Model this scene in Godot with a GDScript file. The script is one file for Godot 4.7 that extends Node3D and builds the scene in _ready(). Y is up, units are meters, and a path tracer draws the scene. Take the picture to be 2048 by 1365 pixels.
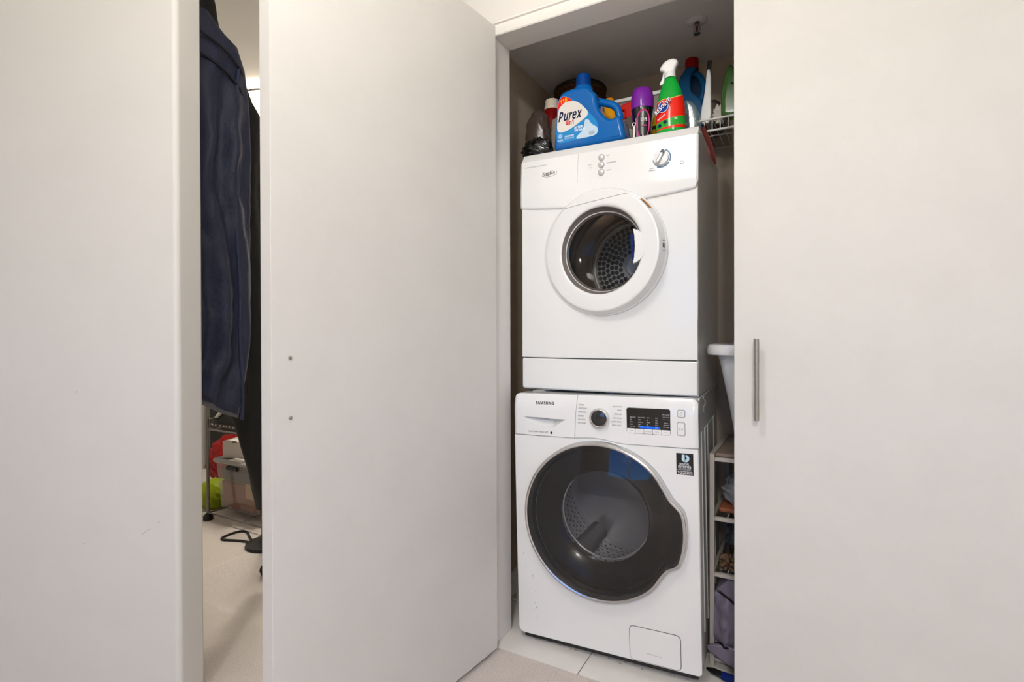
extends Node3D
# A stacked dryer and washer in a laundry closet, with one leaf of the closet's double door swung open,
# and a strip of a walk-in wardrobe seen between the open leaf and a wall end.
# World axes: x along the closet front (to the right), y up, z out of the closet towards the camera.

const CAM_POS := Vector3(0.9199, 1.05, 1.5349)
const CAM_YAW := 29.313        # degrees to the left of -z
const FOCAL := 1055.0          # in pixels of the 2048 x 1365 frame

class MB:
	var t := PackedVector3Array()
	func tri(a: Vector3, b: Vector3, c: Vector3) -> void:
		t.append(a); t.append(b); t.append(c)
	func quad(a: Vector3, b: Vector3, c: Vector3, d: Vector3) -> void:
		tri(a, b, c); tri(a, c, d)
	func fix(from: int) -> void:          # turn a closed shape so that its faces look outwards (clockwise)
		var v := 0.0
		var o := t[from] if from < t.size() else Vector3.ZERO
		for i in range(from, t.size(), 3):
			v += (t[i] - o).dot((t[i + 1] - o).cross(t[i + 2] - o))
		if v > 0.0:
			for i in range(from, t.size(), 3):
				var q := t[i + 1]
				t[i + 1] = t[i + 2]
				t[i + 2] = q
	func flip(from: int) -> void:
		for i in range(from, t.size(), 3):
			var q := t[i + 1]
			t[i + 1] = t[i + 2]
			t[i + 2] = q
	func move(from: int, x: Transform3D) -> void:
		for i in range(from, t.size()):
			t[i] = x * t[i]
	func loft(rings: Array, capa := true, capb := true, closed := true) -> int:
		var from := t.size()
		for i in rings.size() - 1:
			var p: PackedVector3Array = rings[i]
			var q: PackedVector3Array = rings[i + 1]
			var n := p.size()
			for j in (n if closed else n - 1):
				var k := (j + 1) % n
				quad(p[j], p[k], q[k], q[j])
		if capa: fan(rings[0], true)
		if capb: fan(rings[rings.size() - 1], false)
		if capa and capb: fix(from)
		return from
	func fan(p: PackedVector3Array, back: bool) -> void:
		var c := Vector3.ZERO
		for v in p: c += v
		c /= p.size()
		for j in p.size():
			var k := (j + 1) % p.size()
			if back: tri(c, p[k], p[j])
			else: tri(c, p[j], p[k])
	func box(c: Vector3, s: Vector3, b := 0.0) -> int:
		var rings := []
		var h := s / 2.0
		b = minf(b, minf(h.x, minf(h.y, h.z)) * 0.95)
		if b <= 0.0:
			for z in [-h.z, h.z]:
				rings.append(PackedVector3Array([c + Vector3(-h.x, -h.y, z), c + Vector3(h.x, -h.y, z), c + Vector3(h.x, h.y, z), c + Vector3(-h.x, h.y, z)]))
			return loft(rings)
		for e in [[-h.z, b], [-h.z + b * 0.3, b * 0.3], [-h.z + b, 0.0], [h.z - b, 0.0], [h.z - b * 0.3, b * 0.3], [h.z, b]]:
			var x: float = h.x - e[1]
			var y: float = h.y - e[1]
			var k := b * 0.6
			rings.append(PackedVector3Array([c + Vector3(-x + k, -y, e[0]), c + Vector3(x - k, -y, e[0]), c + Vector3(x, -y + k, e[0]), c + Vector3(x, y - k, e[0]), c + Vector3(x - k, y, e[0]), c + Vector3(-x + k, y, e[0]), c + Vector3(-x, y - k, e[0]), c + Vector3(-x, -y + k, e[0])]))
		return loft(rings)
	# profile: points (radius, height); axis y
	func lathe(p: Array, n := 32, at := Vector3.ZERO, sx := 1.0, sz := 1.0, caps := true) -> int:
		var rings := []
		for q in p:
			var r := PackedVector3Array()
			for i in n:
				var a := TAU * i / n
				r.append(at + Vector3(cos(a) * q.x * sx, q.y, sin(a) * q.x * sz))
			rings.append(r)
		return loft(rings, caps, caps)
	# the same about z: profile (radius, z)
	func lathez(p: Array, n := 48, at := Vector3.ZERO, caps := true) -> int:
		var rings := []
		for q in p:
			var r := PackedVector3Array()
			for i in n:
				var a := TAU * i / n
				r.append(at + Vector3(cos(a) * q.x, sin(a) * q.x, q.y))
			rings.append(r)
		return loft(rings, caps, caps)
	# a ring whose section is a closed loop of (radius, z)
	func torusz(p: Array, n := 64, at := Vector3.ZERO) -> int:
		var from := t.size()
		for j in p.size():
			var a: Vector2 = p[j]
			var b: Vector2 = p[(j + 1) % p.size()]
			for i in n:
				var c0 := Vector2.from_angle(TAU * i / n)
				var c1 := Vector2.from_angle(TAU * (i + 1) / n)
				quad(at + Vector3(c0.x * a.x, c0.y * a.x, a.y), at + Vector3(c1.x * a.x, c1.y * a.x, a.y), at + Vector3(c1.x * b.x, c1.y * b.x, b.y), at + Vector3(c0.x * b.x, c0.y * b.x, b.y))
		fix(from)
		return from
	func tube(path: Array, rad, n := 10, closed := false) -> int:
		var rings := []
		var m := path.size()
		var up := Vector3.UP
		for i in m:
			var a: Vector3 = path[(i - 1 + m) % m] if closed or i > 0 else path[0]
			var b: Vector3 = path[(i + 1) % m] if closed or i < m - 1 else path[m - 1]
			var d := (b - a).normalized()
			if i == 0:
				up = Vector3.UP if absf(d.y) < 0.9 else Vector3.RIGHT
			var s := d.cross(up).normalized()
			up = s.cross(d).normalized()
			var r: float = rad[i] if rad is Array else rad
			var ring := PackedVector3Array()
			for k in n:
				var g := TAU * k / n
				ring.append(path[i] + (s * cos(g) + up * sin(g)) * r)
			rings.append(ring)
		if closed:
			rings.append(rings[0])
			var from := loft(rings, false, false)
			fix(from)
			return from
		return loft(rings)
	# a flat outline given thickness from z0 to z1, its front (and back) edges rounded
	func puff(poly: PackedVector2Array, z0: float, z1: float, r: float, both := true, steps := 3) -> int:
		var from := t.size()
		if Geometry2D.is_polygon_clockwise(poly):
			poly = poly.duplicate()
			poly.reverse()
		var n := poly.size()
		var nor := PackedVector2Array()
		for i in n:
			var a := (poly[i] - poly[(i - 1 + n) % n]).normalized()
			var b := (poly[(i + 1) % n] - poly[i]).normalized()
			var m := (a + b)
			m = m.normalized() if m.length() > 0.01 else a
			var k := 1.0 / maxf(0.5, m.dot(a))
			nor.append(Vector2(-m.y, m.x) * k)        # inwards
		var levels := []
		if both:
			for s in steps + 1:
				var g := PI / 2 * s / steps
				levels.append([z0 + r * (1.0 - sin(g)), r * (1.0 - cos(g))])
			levels.reverse()
		else:
			levels.append([z0, 0.0])
		for s in steps + 1:
			var g := PI / 2 * s / steps
			levels.append([z1 - r * (1.0 - sin(g)), r * (1.0 - cos(g))])
		var rings := []
		for l in levels:
			var ring := PackedVector3Array()
			for i in n:
				var q: Vector2 = poly[i] + nor[i] * l[1]
				ring.append(Vector3(q.x, q.y, l[0]))
			rings.append(ring)
		loft(rings, false, false)
		var ix := Geometry2D.triangulate_polygon(poly)
		for e in [[rings[0], true], [rings[rings.size() - 1], false]]:
			var ring: PackedVector3Array = e[0]
			for i in range(0, ix.size(), 3):
				var u := ring[ix[i]]
				var v := ring[ix[i + 1]]
				var w := ring[ix[i + 2]]
				var ccw := (v - u).cross(w - u).z > 0.0
				if ccw == (not e[1]): tri(u, v, w)
				else: tri(u, w, v)
		fix(from)
		return from
	# a height field over (s, t) in 0..1 with its rim carried back to z = back
	func patch(nu: int, nv: int, f: Callable, back: float) -> int:
		var from := t.size()
		var g := []
		for j in nv + 1:
			var row := PackedVector3Array()
			for i in nu + 1:
				row.append(f.call(float(i) / nu, float(j) / nv))
			g.append(row)
		for j in nv:
			for i in nu:
				quad(g[j][i], g[j][i + 1], g[j + 1][i + 1], g[j + 1][i])
		var rim := PackedVector3Array()
		for i in nu: rim.append(g[0][i])
		for j in nv: rim.append(g[j][nu])
		for i in nu: rim.append(g[nv][nu - i])
		for j in nv: rim.append(g[nv - j][0])
		var low := PackedVector3Array()
		for v in rim: low.append(Vector3(v.x, v.y, back))
		var n := rim.size()
		for i in n:
			var k := (i + 1) % n
			quad(rim[k], rim[i], low[i], low[k])
		fan(low, true)
		fix(from)
		return from
	# a plate with a round hole, its outline star-shaped about the hole's centre; zf gives its bulge
	func holed(poly: PackedVector2Array, c: Vector2, r: float, zf: Callable, back: float, rows := 6, lip := 0.02) -> int:
		var from := t.size()
		var angs := []
		for i in 120: angs.append(TAU * i / 120.0)
		for p in poly: angs.append(fposmod((p - c).angle(), TAU))
		angs.sort()
		var rings := []
		var inner := PackedVector3Array()
		for a in angs:
			var q: Vector2 = c + Vector2.from_angle(a) * r
			inner.append(Vector3(q.x, q.y, zf.call(q) - lip))
		rings.append(inner)
		var outl := PackedVector2Array()
		for a in angs:
			var dir := Vector2.from_angle(a)
			var best := 9.0
			for i in poly.size():
				var hit = Geometry2D.segment_intersects_segment(c, c + dir * 3.0, poly[i], poly[(i + 1) % poly.size()])
				if hit != null: best = minf(best, c.distance_to(hit))
			outl.append(c + dir * (best if best < 9.0 else r * 1.2))
		for k in rows + 1:
			var ring := PackedVector3Array()
			for i in angs.size():
				var rim: Vector2 = outl[i]
				var o: Vector2 = rim - (rim - c).normalized() * 0.003
				var q: Vector2 = (c + Vector2.from_angle(angs[i]) * r).lerp(o, float(k) / rows)
				ring.append(Vector3(q.x, q.y, zf.call(q)))
			rings.append(ring)
		for z in [0.003, 99.0]:
			var ring := PackedVector3Array()
			for o in outl:
				ring.append(Vector3(o.x, o.y, zf.call(o) - 0.003 if z < 1.0 else back))
			rings.append(ring)
		rings.append(rings[0].duplicate())
		var m: int = rings.size() - 1
		for i in rings[m].size():
			rings[m][i].z = back
		rings.append(rings[0])
		loft(rings, false, false)
		fix(from)
		return from
	func blob(c: Vector3, s: Vector3, amp: float, seed_: int, freq := 3.0, nu := 28, nv := 18, flat := 0.25) -> int:
		var nz := FastNoiseLite.new()
		nz.seed = seed_
		nz.noise_type = FastNoiseLite.TYPE_SIMPLEX
		nz.frequency = freq
		nz.fractal_octaves = 3
		var rings := []
		for j in nv + 1:
			var v := PI * (float(j) / nv - 0.5)
			var ring := PackedVector3Array()
			for i in nu:
				var u := TAU * i / nu
				var d := Vector3(cos(v) * cos(u), sin(v), cos(v) * sin(u))
				var k := 1.0 + amp * (absf(nz.get_noise_3dv(d)) * 2.0 - 0.5)
				var p := d * s * k
				p.y = maxf(p.y, -s.y * (1.0 - flat))
				ring.append(c + p)
			rings.append(ring)
		return loft(rings)
	func mesh(crease := 38.0) -> ArrayMesh:
		var n := t.size()
		var keep := cos(deg_to_rad(crease))
		var fn := PackedVector3Array()
		var un := PackedVector3Array()
		var v := PackedVector3Array()
		for i in range(0, n, 3):
			var f := (t[i + 2] - t[i]).cross(t[i + 1] - t[i])
			if f.length() > 1e-13:
				fn.append(f); un.append(f.normalized())
				v.append(t[i]); v.append(t[i + 1]); v.append(t[i + 2])
		var at := {}
		for i in v.size():
			var k := Vector3i((v[i] * 20000.0).round())
			if not at.has(k): at[k] = PackedInt32Array()
			at[k].append(i / 3)
		var nn := PackedVector3Array()
		nn.resize(v.size())
		for i in v.size():
			var k := Vector3i((v[i] * 20000.0).round())
			var me := un[i / 3]
			var s := Vector3.ZERO
			for f in at[k]:
				if un[f].dot(me) > keep: s += fn[f]
			nn[i] = s.normalized() if s.length() > 1e-14 else me
		var arr := []
		arr.resize(Mesh.ARRAY_MAX)
		arr[Mesh.ARRAY_VERTEX] = v
		arr[Mesh.ARRAY_NORMAL] = nn
		var m := ArrayMesh.new()
		m.add_surface_from_arrays(Mesh.PRIMITIVE_TRIANGLES, arr)
		return m

# ---------------------------------------------------------------- nodes
var taken := {}

func numbered(called: String) -> String:
	if not taken.has(called):
		taken[called] = 0
		return called
	taken[called] += 1
	return "%s_%03d" % [called, taken[called]]

func thing(called: String, label: String, category: String, at := Vector3.ZERO, turn := 0.0, group := "") -> Node3D:
	var o := Node3D.new()
	o.name = numbered(called)
	add_child(o, true)
	o.position = at
	o.rotation.y = deg_to_rad(turn)
	o.set_meta("label", label)
	o.set_meta("category", category)
	if group: o.set_meta("group", group)
	return o

func put(mesh: Mesh, called: String, material: Material, parent: Node3D, label := "") -> MeshInstance3D:
	var o := MeshInstance3D.new()
	o.name = called if parent != self else numbered(called)
	o.mesh = mesh
	o.material_override = material
	o.cast_shadow = GeometryInstance3D.SHADOW_CASTING_SETTING_ON
	parent.add_child(o, true)
	if label: o.set_meta("label", label)
	return o

func part(mb: MB, called: String, material: Material, parent: Node3D, label := "", crease := 38.0) -> MeshInstance3D:
	return put(mb.mesh(crease), called, material, parent, label)

func single(mb: MB, called: String, material: Material, label: String, category: String, group := "", at := Vector3.ZERO) -> MeshInstance3D:
	var o := part(mb, called, material, self, "", 80.0 if called in ["plastic_bag", "sack", "cloth", "dark_soft_item"] else 38.0)
	o.position = at
	o.set_meta("label", label)
	o.set_meta("category", category)
	if group: o.set_meta("group", group)
	return o

func struct(mb: MB, called: String, material: Material, parent: Node3D = self) -> MeshInstance3D:
	var o := part(mb, called, material, parent)
	if parent == self: o.set_meta("kind", "structure")
	return o

func folder(called: String, parent: Node3D) -> Node3D:
	var o := Node3D.new()
	o.name = called
	parent.add_child(o, true)
	return o

# lettering w wide and h high, its middle at pos, on a face turned by basis
func text(parent: Node3D, s: String, w: float, h: float, pos: Vector3, material: Material, bold := false, turn := Basis(), slant := 0.0, called := "lettering", serif := false) -> void:
	var f := SystemFont.new()
	f.font_names = PackedStringArray(["Droid Serif" if serif else "Droid Sans"])
	f.font_weight = 700 if bold else 400
	var m := TextMesh.new()
	m.text = s
	m.font = f
	m.font_size = 48
	m.pixel_size = 0.001
	m.depth = 0.02
	m.curve_step = 3.0
	var o := put(m, called, material, parent)
	var box := m.get_aabb()
	var kx := w / maxf(box.size.x, 1e-4)
	var ky := h / maxf(box.size.y, 1e-4)
	var mid := box.get_center()
	var b := turn * Basis(Vector3(kx, 0, 0), Vector3(slant * ky, ky, 0), Vector3(0, 0, 0.02))
	o.transform = Transform3D(b, pos - b * Vector3(mid.x, mid.y, 0))

var lib := {}
func mat(c: Color, rough := 0.5, metal := 0.0, coat := 0.0, key := "") -> StandardMaterial3D:
	var k := "%s %s %s %s %s" % [c, rough, metal, coat, key]
	if lib.has(k): return lib[k]
	var m := StandardMaterial3D.new()
	m.albedo_color = c
	m.roughness = rough
	m.metallic = metal
	if coat > 0.0:
		m.clearcoat_enabled = true
		m.clearcoat = coat
		m.clearcoat_roughness = 0.06
	if metal == 0.0 and c.s > 0.5 and c.v > 0.2: m.metallic_specular = 0.28
	m.resource_name = "%s %s" % [key if key else "plain", lib.size()]
	lib[k] = m
	return m

func pane(c: Color, a: float, rough := 0.04) -> StandardMaterial3D:
	var m := StandardMaterial3D.new()
	m.albedo_color = Color(c, a)
	m.transparency = BaseMaterial3D.TRANSPARENCY_ALPHA
	m.roughness = rough
	m.cull_mode = BaseMaterial3D.CULL_DISABLED
	return m

func noise(freq: float, oct := 3, seed_ := 1, size := 512, ramp: Array = [], kind := FastNoiseLite.TYPE_SIMPLEX) -> NoiseTexture2D:
	var n := FastNoiseLite.new()
	n.seed = seed_
	n.frequency = freq
	n.fractal_octaves = oct
	n.noise_type = kind
	var t := NoiseTexture2D.new()
	t.width = size
	t.height = size
	t.seamless = true
	t.noise = n
	if ramp.size():
		var g := Gradient.new()
		g.set_color(0, ramp[0])
		g.set_color(1, ramp[1])
		t.color_ramp = g
	return t

# a surface with a faint mottling of its colour and a fine relief
func surface(c: Color, rough: float, spread := 0.03, scale := 1.0, relief := 0.0, rscale := 20.0, seed_ := 3) -> StandardMaterial3D:
	var m := StandardMaterial3D.new()
	m.albedo_texture = noise(0.01, 4, seed_, 512, [c.darkened(spread), c.lightened(spread)])
	m.roughness = rough
	m.uv1_triplanar = true
	m.uv1_world_triplanar = true
	m.uv1_scale = Vector3.ONE * scale
	if relief > 0.0:
		m.heightmap_enabled = true
		m.heightmap_texture = noise(0.05, 3, seed_ + 5, 512)
		m.heightmap_scale = relief
	return m

func ring_pts(c: Vector2, r: float, a0: float, a1: float, n: int) -> Array:
	var out := []
	for i in n + 1:
		out.append(c + Vector2.from_angle(deg_to_rad(lerpf(a0, a1, float(i) / n))) * r)
	return out

func round_rect(x0: float, y0: float, x1: float, y1: float, r: float, n := 4) -> PackedVector2Array:
	var p := PackedVector2Array()
	for q in ring_pts(Vector2(x1 - r, y0 + r), r, -90, 0, n): p.append(q)
	for q in ring_pts(Vector2(x1 - r, y1 - r), r, 0, 90, n): p.append(q)
	for q in ring_pts(Vector2(x0 + r, y1 - r), r, 90, 180, n): p.append(q)
	for q in ring_pts(Vector2(x0 + r, y0 + r), r, 180, 270, n): p.append(q)
	return p

# an outline in plan (x, z) carried from y0 to y1
func prism(mb: MB, poly: PackedVector2Array, y0: float, y1: float) -> void:
	var from := mb.t.size()
	mb.puff(poly, y0, y1, 0.0, false, 1)
	mb.move(from, Transform3D(Basis(Vector3(1, 0, 0), Vector3(0, 0, 1), Vector3(0, 1, 0)), Vector3.ZERO))
	mb.fix(from)

func flat(a: Array) -> PackedVector2Array:        # x, y, x, y ... to points
	var p := PackedVector2Array()
	for i in range(0, a.size(), 2): p.append(Vector2(a[i], a[i + 1]))
	return p

func smooth(p: PackedVector2Array, closed := true, times := 1) -> PackedVector2Array:   # corner cutting
	for k in times:
		var q := PackedVector2Array()
		var n := p.size()
		for i in (n if closed else n - 1):
			q.append(p[i].lerp(p[(i + 1) % n], 0.25))
			q.append(p[i].lerp(p[(i + 1) % n], 0.75))
		p = q
	return p

func smooth3(p: Array, times := 2) -> Array:
	for k in times:
		var q := [p[0]]
		for i in p.size() - 1:
			q.append(p[i].lerp(p[i + 1], 0.25))
			q.append(p[i].lerp(p[i + 1], 0.75))
		q.append(p[p.size() - 1])
		p = q
	return p

# ---------------------------------------------------------------- shared materials
var WALL: StandardMaterial3D
var DOOR: StandardMaterial3D
var CLOSET: StandardMaterial3D
var CEIL: StandardMaterial3D
var TRIM: StandardMaterial3D
var ENAMEL: StandardMaterial3D
var PANEL: StandardMaterial3D
var CHROME: StandardMaterial3D
var STEEL: StandardMaterial3D
var WIRE: StandardMaterial3D
var BLACK: StandardMaterial3D
var INK: StandardMaterial3D
var GREYINK: StandardMaterial3D
var WHITE: StandardMaterial3D

func _ready() -> void:
	view_and_light()
	materials()
	room()
	closet()
	open_leaf()
	closed_leaf()
	washer()
	lint()
	dryer()
	dryer_top()
	shelf()
	shelf_goods()
	side_rack()
	wardrobe()

func view_and_light() -> void:
	var cam := Camera3D.new()
	cam.name = "camera"
	cam.projection = Camera3D.PROJECTION_FRUSTUM
	cam.near = 0.05
	cam.far = 60.0
	cam.size = 2.0 * 0.05 * 682.5 / FOCAL
	cam.frustum_offset = Vector2(0.0, -0.05 * 10.0 / FOCAL)
	add_child(cam)
	cam.position = CAM_POS
	cam.rotation_degrees = Vector3(-0.3, CAM_YAW, -0.17)
	cam.current = true

	var sky_m := ProceduralSkyMaterial.new()
	sky_m.sky_top_color = Color(0.10, 0.36, 0.80)
	sky_m.sky_horizon_color = Color(0.42, 0.66, 0.90)
	sky_m.ground_horizon_color = Color(0.60, 0.60, 0.57)
	sky_m.ground_bottom_color = Color(0.42, 0.41, 0.39)
	var sky := Sky.new()
	sky.sky_material = sky_m
	var e := Environment.new()
	e.background_mode = Environment.BG_SKY
	e.sky = sky
	e.background_energy_multiplier = 4.6
	e.ambient_light_source = Environment.AMBIENT_SOURCE_SKY
	e.tonemap_mode = Environment.TONE_MAPPER_LINEAR
	e.tonemap_exposure = 0.9
	e.sdfgi_enabled = true
	e.ssao_enabled = true
	e.ssil_enabled = true
	var w := WorldEnvironment.new()
	w.name = "surroundings"
	w.environment = e
	add_child(w)

	# the room's ceiling lamp, then an added unseen fill lamp (their fittings are built in room())
	for q in [[Vector3(0.40, 2.25, 1.26), 0.62], [Vector3(1.35, 2.25, 3.1), 3.3]]:
		var l := OmniLight3D.new()
		l.name = "ceiling_or_fill_light"
		l.light_color = Color(1.0, 0.986, 0.963)
		l.light_energy = q[1]
		l.light_size = 0.13
		l.omni_range = 12.0
		l.omni_attenuation = 2.0
		l.shadow_enabled = true
		add_child(l, true)
		l.position = q[0]

	# the wardrobe's ceiling lamp
	var o := AreaLight3D.new()
	o.name = "wardrobe_lamp_light"
	o.light_color = Color(1.0, 0.97, 0.92)
	o.area_size = Vector2(0.24, 0.24)
	o.light_energy = 3.3
	o.area_range = 8.0
	o.shadow_enabled = true
	add_child(o)
	o.position = Vector3(-1.89, 2.35, -0.535)
	o.rotation_degrees = Vector3(-90, 0, 0)

func materials() -> void:
	WALL = surface(Color(0.838, 0.826, 0.802), 0.62, 0.012, 0.6, 0.012)
	DOOR = surface(Color(0.832, 0.820, 0.796), 0.5, 0.014, 0.8, 0.01, 20.0, 8)
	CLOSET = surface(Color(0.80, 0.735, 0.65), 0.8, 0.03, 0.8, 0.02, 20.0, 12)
	CEIL = surface(Color(0.9, 0.885, 0.865), 0.85, 0.01, 0.6)
	TRIM = mat(Color(0.90, 0.885, 0.86), 0.42, 0.0, 0.0, "trim")
	ENAMEL = mat(Color(0.905, 0.905, 0.895), 0.22, 0.0, 0.25, "enamel")
	PANEL = mat(Color(0.905, 0.905, 0.9), 0.16, 0.0, 0.4, "panel")
	CHROME = mat(Color(0.82, 0.82, 0.82), 0.1, 1.0, 0.0, "chrome")
	STEEL = mat(Color(0.66, 0.64, 0.6), 0.3, 1.0, 0.0, "steel")
	WIRE = mat(Color(0.88, 0.87, 0.85), 0.35, 0.0, 0.0, "wire")
	BLACK = mat(Color(0.03, 0.03, 0.034), 0.3, 0.0, 0.0, "black")
	INK = mat(Color(0.12, 0.12, 0.125), 0.5, 0.0, 0.0, "ink")
	GREYINK = mat(Color(0.52, 0.52, 0.52), 0.5, 0.0, 0.0, "grey ink")
	WHITE = mat(Color(0.9, 0.9, 0.89), 0.35, 0.0, 0.0, "white")

func slab(x0: float, x1: float, y0: float, y1: float, z0: float, z1: float) -> MB:
	var m := MB.new()
	m.box(Vector3((x0 + x1) / 2, (y0 + y1) / 2, (z0 + z1) / 2), Vector3(x1 - x0, y1 - y0, z1 - z0))
	return m

func room() -> void:
	var H := 2.5
	# floor: carpet in the room and the wardrobe, tiles in the closet
	var fl := Node3D.new()
	fl.name = "floor"
	add_child(fl)
	fl.set_meta("kind", "structure")
	var carpet := StandardMaterial3D.new()
	carpet.albedo_texture = noise(0.16, 3, 21, 1024, [Color(0.74, 0.68, 0.64), Color(1.0, 0.975, 0.945)])
	carpet.uv1_triplanar = true
	carpet.uv1_world_triplanar = true
	carpet.uv1_scale = Vector3(1.73, 1.73, 1.73)
	carpet.roughness = 0.95
	carpet.rim_enabled = true
	carpet.rim = 0.3
	carpet.heightmap_enabled = true
	carpet.heightmap_texture = noise(0.17, 2, 33, 1024)
	carpet.heightmap_scale = 0.28
	var m := MB.new()
	m.box(Vector3(-0.15, -0.03, 2.315), Vector3(6.1, 0.06, 4.572))
	m.box(Vector3(-1.6945, -0.03, -0.4855), Vector3(3.011, 0.06, 1.029))
	part(m, "carpet", carpet, fl)
	# tiles
	var tile_tones := [Color(0.90, 0.885, 0.86), Color(0.89, 0.875, 0.845), Color(0.905, 0.89, 0.865)]
	var tm := []
	for c in tile_tones: tm.append(surface(c, 0.35, 0.03, 1.7, 0.0, 20.0, 40 + tm.size()))
	var grout := surface(Color(0.45, 0.42, 0.39), 0.9, 0.05, 3.0, 0.0, 20.0, 51)
	part(slab(-0.187, 1.62, -0.03, -0.004, -0.78, 0.028), "grout", grout, fl)
	var k := 0
	for zi in 3:
		for xi in 4:
			var x0: float = [-0.187, 0.302, 0.902, 1.502][xi]
			var x1: float = [0.299, 0.899, 1.499, 1.62][xi]
			var z1 := 0.0275 - 0.305 * zi
			var z0 := maxf(z1 - 0.302, -0.78)
			var t := MB.new()
			t.box(Vector3((x0 + x1) / 2, -0.006, (z0 + z1) / 2), Vector3(x1 - x0, 0.011, z1 - z0), 0.0015)
			part(t, "tile", tm[(k * 2 + xi) % 3], fl)
			k += 1
	# ceilings
	var c := slab(-3.3, 3.0, H, H + 0.1, 0.0, 4.7)
	c.box(Vector3(-1.745, H + 0.05, -0.55), Vector3(3.11, 0.1, 1.1))
	struct(c, "ceiling", CEIL)
	struct(slab(-0.19, 1.72, 2.15, 2.25, -0.83, -0.088), "ceiling_closet", CEIL)
	# laundry front wall with its opening
	var f := slab(-0.19, -0.02, 0.0, H, -0.088, 0.0)
	f.box(Vector3(2.25, H / 2, -0.044), Vector3(1.4, H, 0.088))
	f.box(Vector3(0.765, (2.067 + H) / 2, -0.044), Vector3(1.57, H - 2.067, 0.088))
	struct(f, "wall_front", CEIL)
	# the wall end on the left, its corners rounded; this wall stands askew to the closet
	var wn0 := Node3D.new()
	wn0.name = "wall_left"
	add_child(wn0)
	wn0.set_meta("kind", "structure")
	wn0.position = Vector3(-0.5835, 0.0, 0.7254)
	wn0.rotation_degrees.y = CAM_YAW - 10.0
	var p := PackedVector2Array([Vector2(-2.78, -0.096), Vector2(-2.78, 0.0)])
	for q in ring_pts(Vector2(-0.014, -0.014), 0.014, 90, 0, 7): p.append(q)
	for q in ring_pts(Vector2(-0.014, -0.082), 0.014, 0, -90, 7): p.append(q)
	var w := MB.new()
	prism(w, p, 0.0, H)
	part(w, "wall", WALL, wn0)
	for sq in [[-0.105, 0.502, 0.034, 34.0], [-0.062, 0.532, 0.012, 34.0], [-0.33, 0.885, 0.011, 60.0], [-0.31, 0.455, 0.012, 20.0]]:
		var sc := MB.new()
		sc.box(Vector3.ZERO, Vector3(sq[2], 0.0016, 0.0008), 0.0003)
		sc.move(0, Transform3D(Basis(Vector3(0, 0, 1), deg_to_rad(sq[3])), Vector3(sq[0], sq[1], 0.0)))
		part(sc, "scratch", mat(Color(0.70, 0.67, 0.63), 0.7), wn0)
	# the rest of the room behind the camera, with a window
	var rw := slab(2.9, 3.0, 0.0, H, -0.088, 1.7)
	rw.box(Vector3(2.95, H / 2, 4.1), Vector3(0.1, H, 1.2))
	rw.box(Vector3(2.95, 0.4, 2.6), Vector3(0.1, 0.8, 1.8))
	rw.box(Vector3(2.95, 2.35, 2.6), Vector3(0.1, 0.3, 1.8))
	struct(rw, "wall_right", WALL)
	var w2 := MB.new()  # unseen window added on this side as soft fill light
	for z in [1.725, 2.6, 3.475]: w2.box(Vector3(2.95, 1.5, z), Vector3(0.07, 1.4, 0.05), 0.004)
	for y in [0.825, 2.175]: w2.box(Vector3(2.95, y, 2.6), Vector3(0.07, 0.05, 1.8), 0.004)
	var w2n := struct(w2, "fill_window_2", TRIM)
	part(slab(2.948, 2.952, 0.85, 2.15, 1.75, 3.45), "pane", pane(Color(0.95, 0.97, 1.0), 0.05), w2n)
	struct(slab(-3.3, -3.2, 0.0, H, 2.0, 4.7), "wall_far_left", WALL)
	var b := slab(-3.3, -0.3, 0.0, H, 4.6, 4.7)
	b.box(Vector3(2.25, H / 2, 4.65), Vector3(1.5, H, 0.1))
	b.box(Vector3(0.6, 0.4, 4.65), Vector3(1.8, 0.8, 0.1))
	b.box(Vector3(0.6, 2.35, 4.65), Vector3(1.8, 0.3, 0.1))
	struct(b, "wall_back", WALL)
	var wn := MB.new()
	for e in [[-0.3, -0.25, 0.8, 2.2], [1.45, 1.5, 0.8, 2.2], [0.575, 0.625, 0.8, 2.2]]:
		wn.box(Vector3((e[0] + e[1]) / 2, 1.5, 4.65), Vector3(0.05, 1.4, 0.07), 0.004)
	for y in [0.825, 2.175]:
		wn.box(Vector3(0.6, y, 4.65), Vector3(1.8, 0.05, 0.07), 0.004)
	var wnode := struct(wn, "window_1", TRIM)
	part(slab(-0.25, 1.45, 0.85, 2.15, 4.648, 4.652), "pane", pane(Color(0.95, 0.97, 1.0), 0.05), wnode)
	# lamp over the camera
	var lamp := thing("ceiling_lamp", "round white ceiling lamp with shallow glowing dome over the room in front of the closet", "lamp", Vector3(0.40, H, 1.26))
	var fr := MB.new()
	fr.lathe([Vector2(0.10, 0.0), Vector2(0.10, -0.03), Vector2(0.185, -0.035), Vector2(0.19, -0.04), Vector2(0.185, -0.052), Vector2(0.17, -0.052)], 48, Vector3.ZERO, 1, 1, false)
	part(fr, "fitting", TRIM, lamp)
	var glow := mat(Color(0.95, 0.94, 0.92), 0.5, 0.0, 0.0, "room lamp")
	glow.emission_enabled = true
	glow.emission = Color(1.0, 0.98, 0.95)
	glow.emission_energy_multiplier = 8.0
	var df := MB.new()
	df.lathe([Vector2(0.172, -0.05), Vector2(0.168, -0.065), Vector2(0.14, -0.09), Vector2(0.09, -0.105), Vector2(0.04, -0.112), Vector2(0.0, -0.113)], 48, Vector3.ZERO, 1, 1, false)
	part(df, "dome", glow, lamp)
	var fill_lamp: Node3D = lamp.duplicate()  # unseen lamp added as fill to even out the room light
	fill_lamp.name = numbered("ceiling_lamp")
	add_child(fill_lamp)
	fill_lamp.position = Vector3(1.35, H, 3.1)
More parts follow.
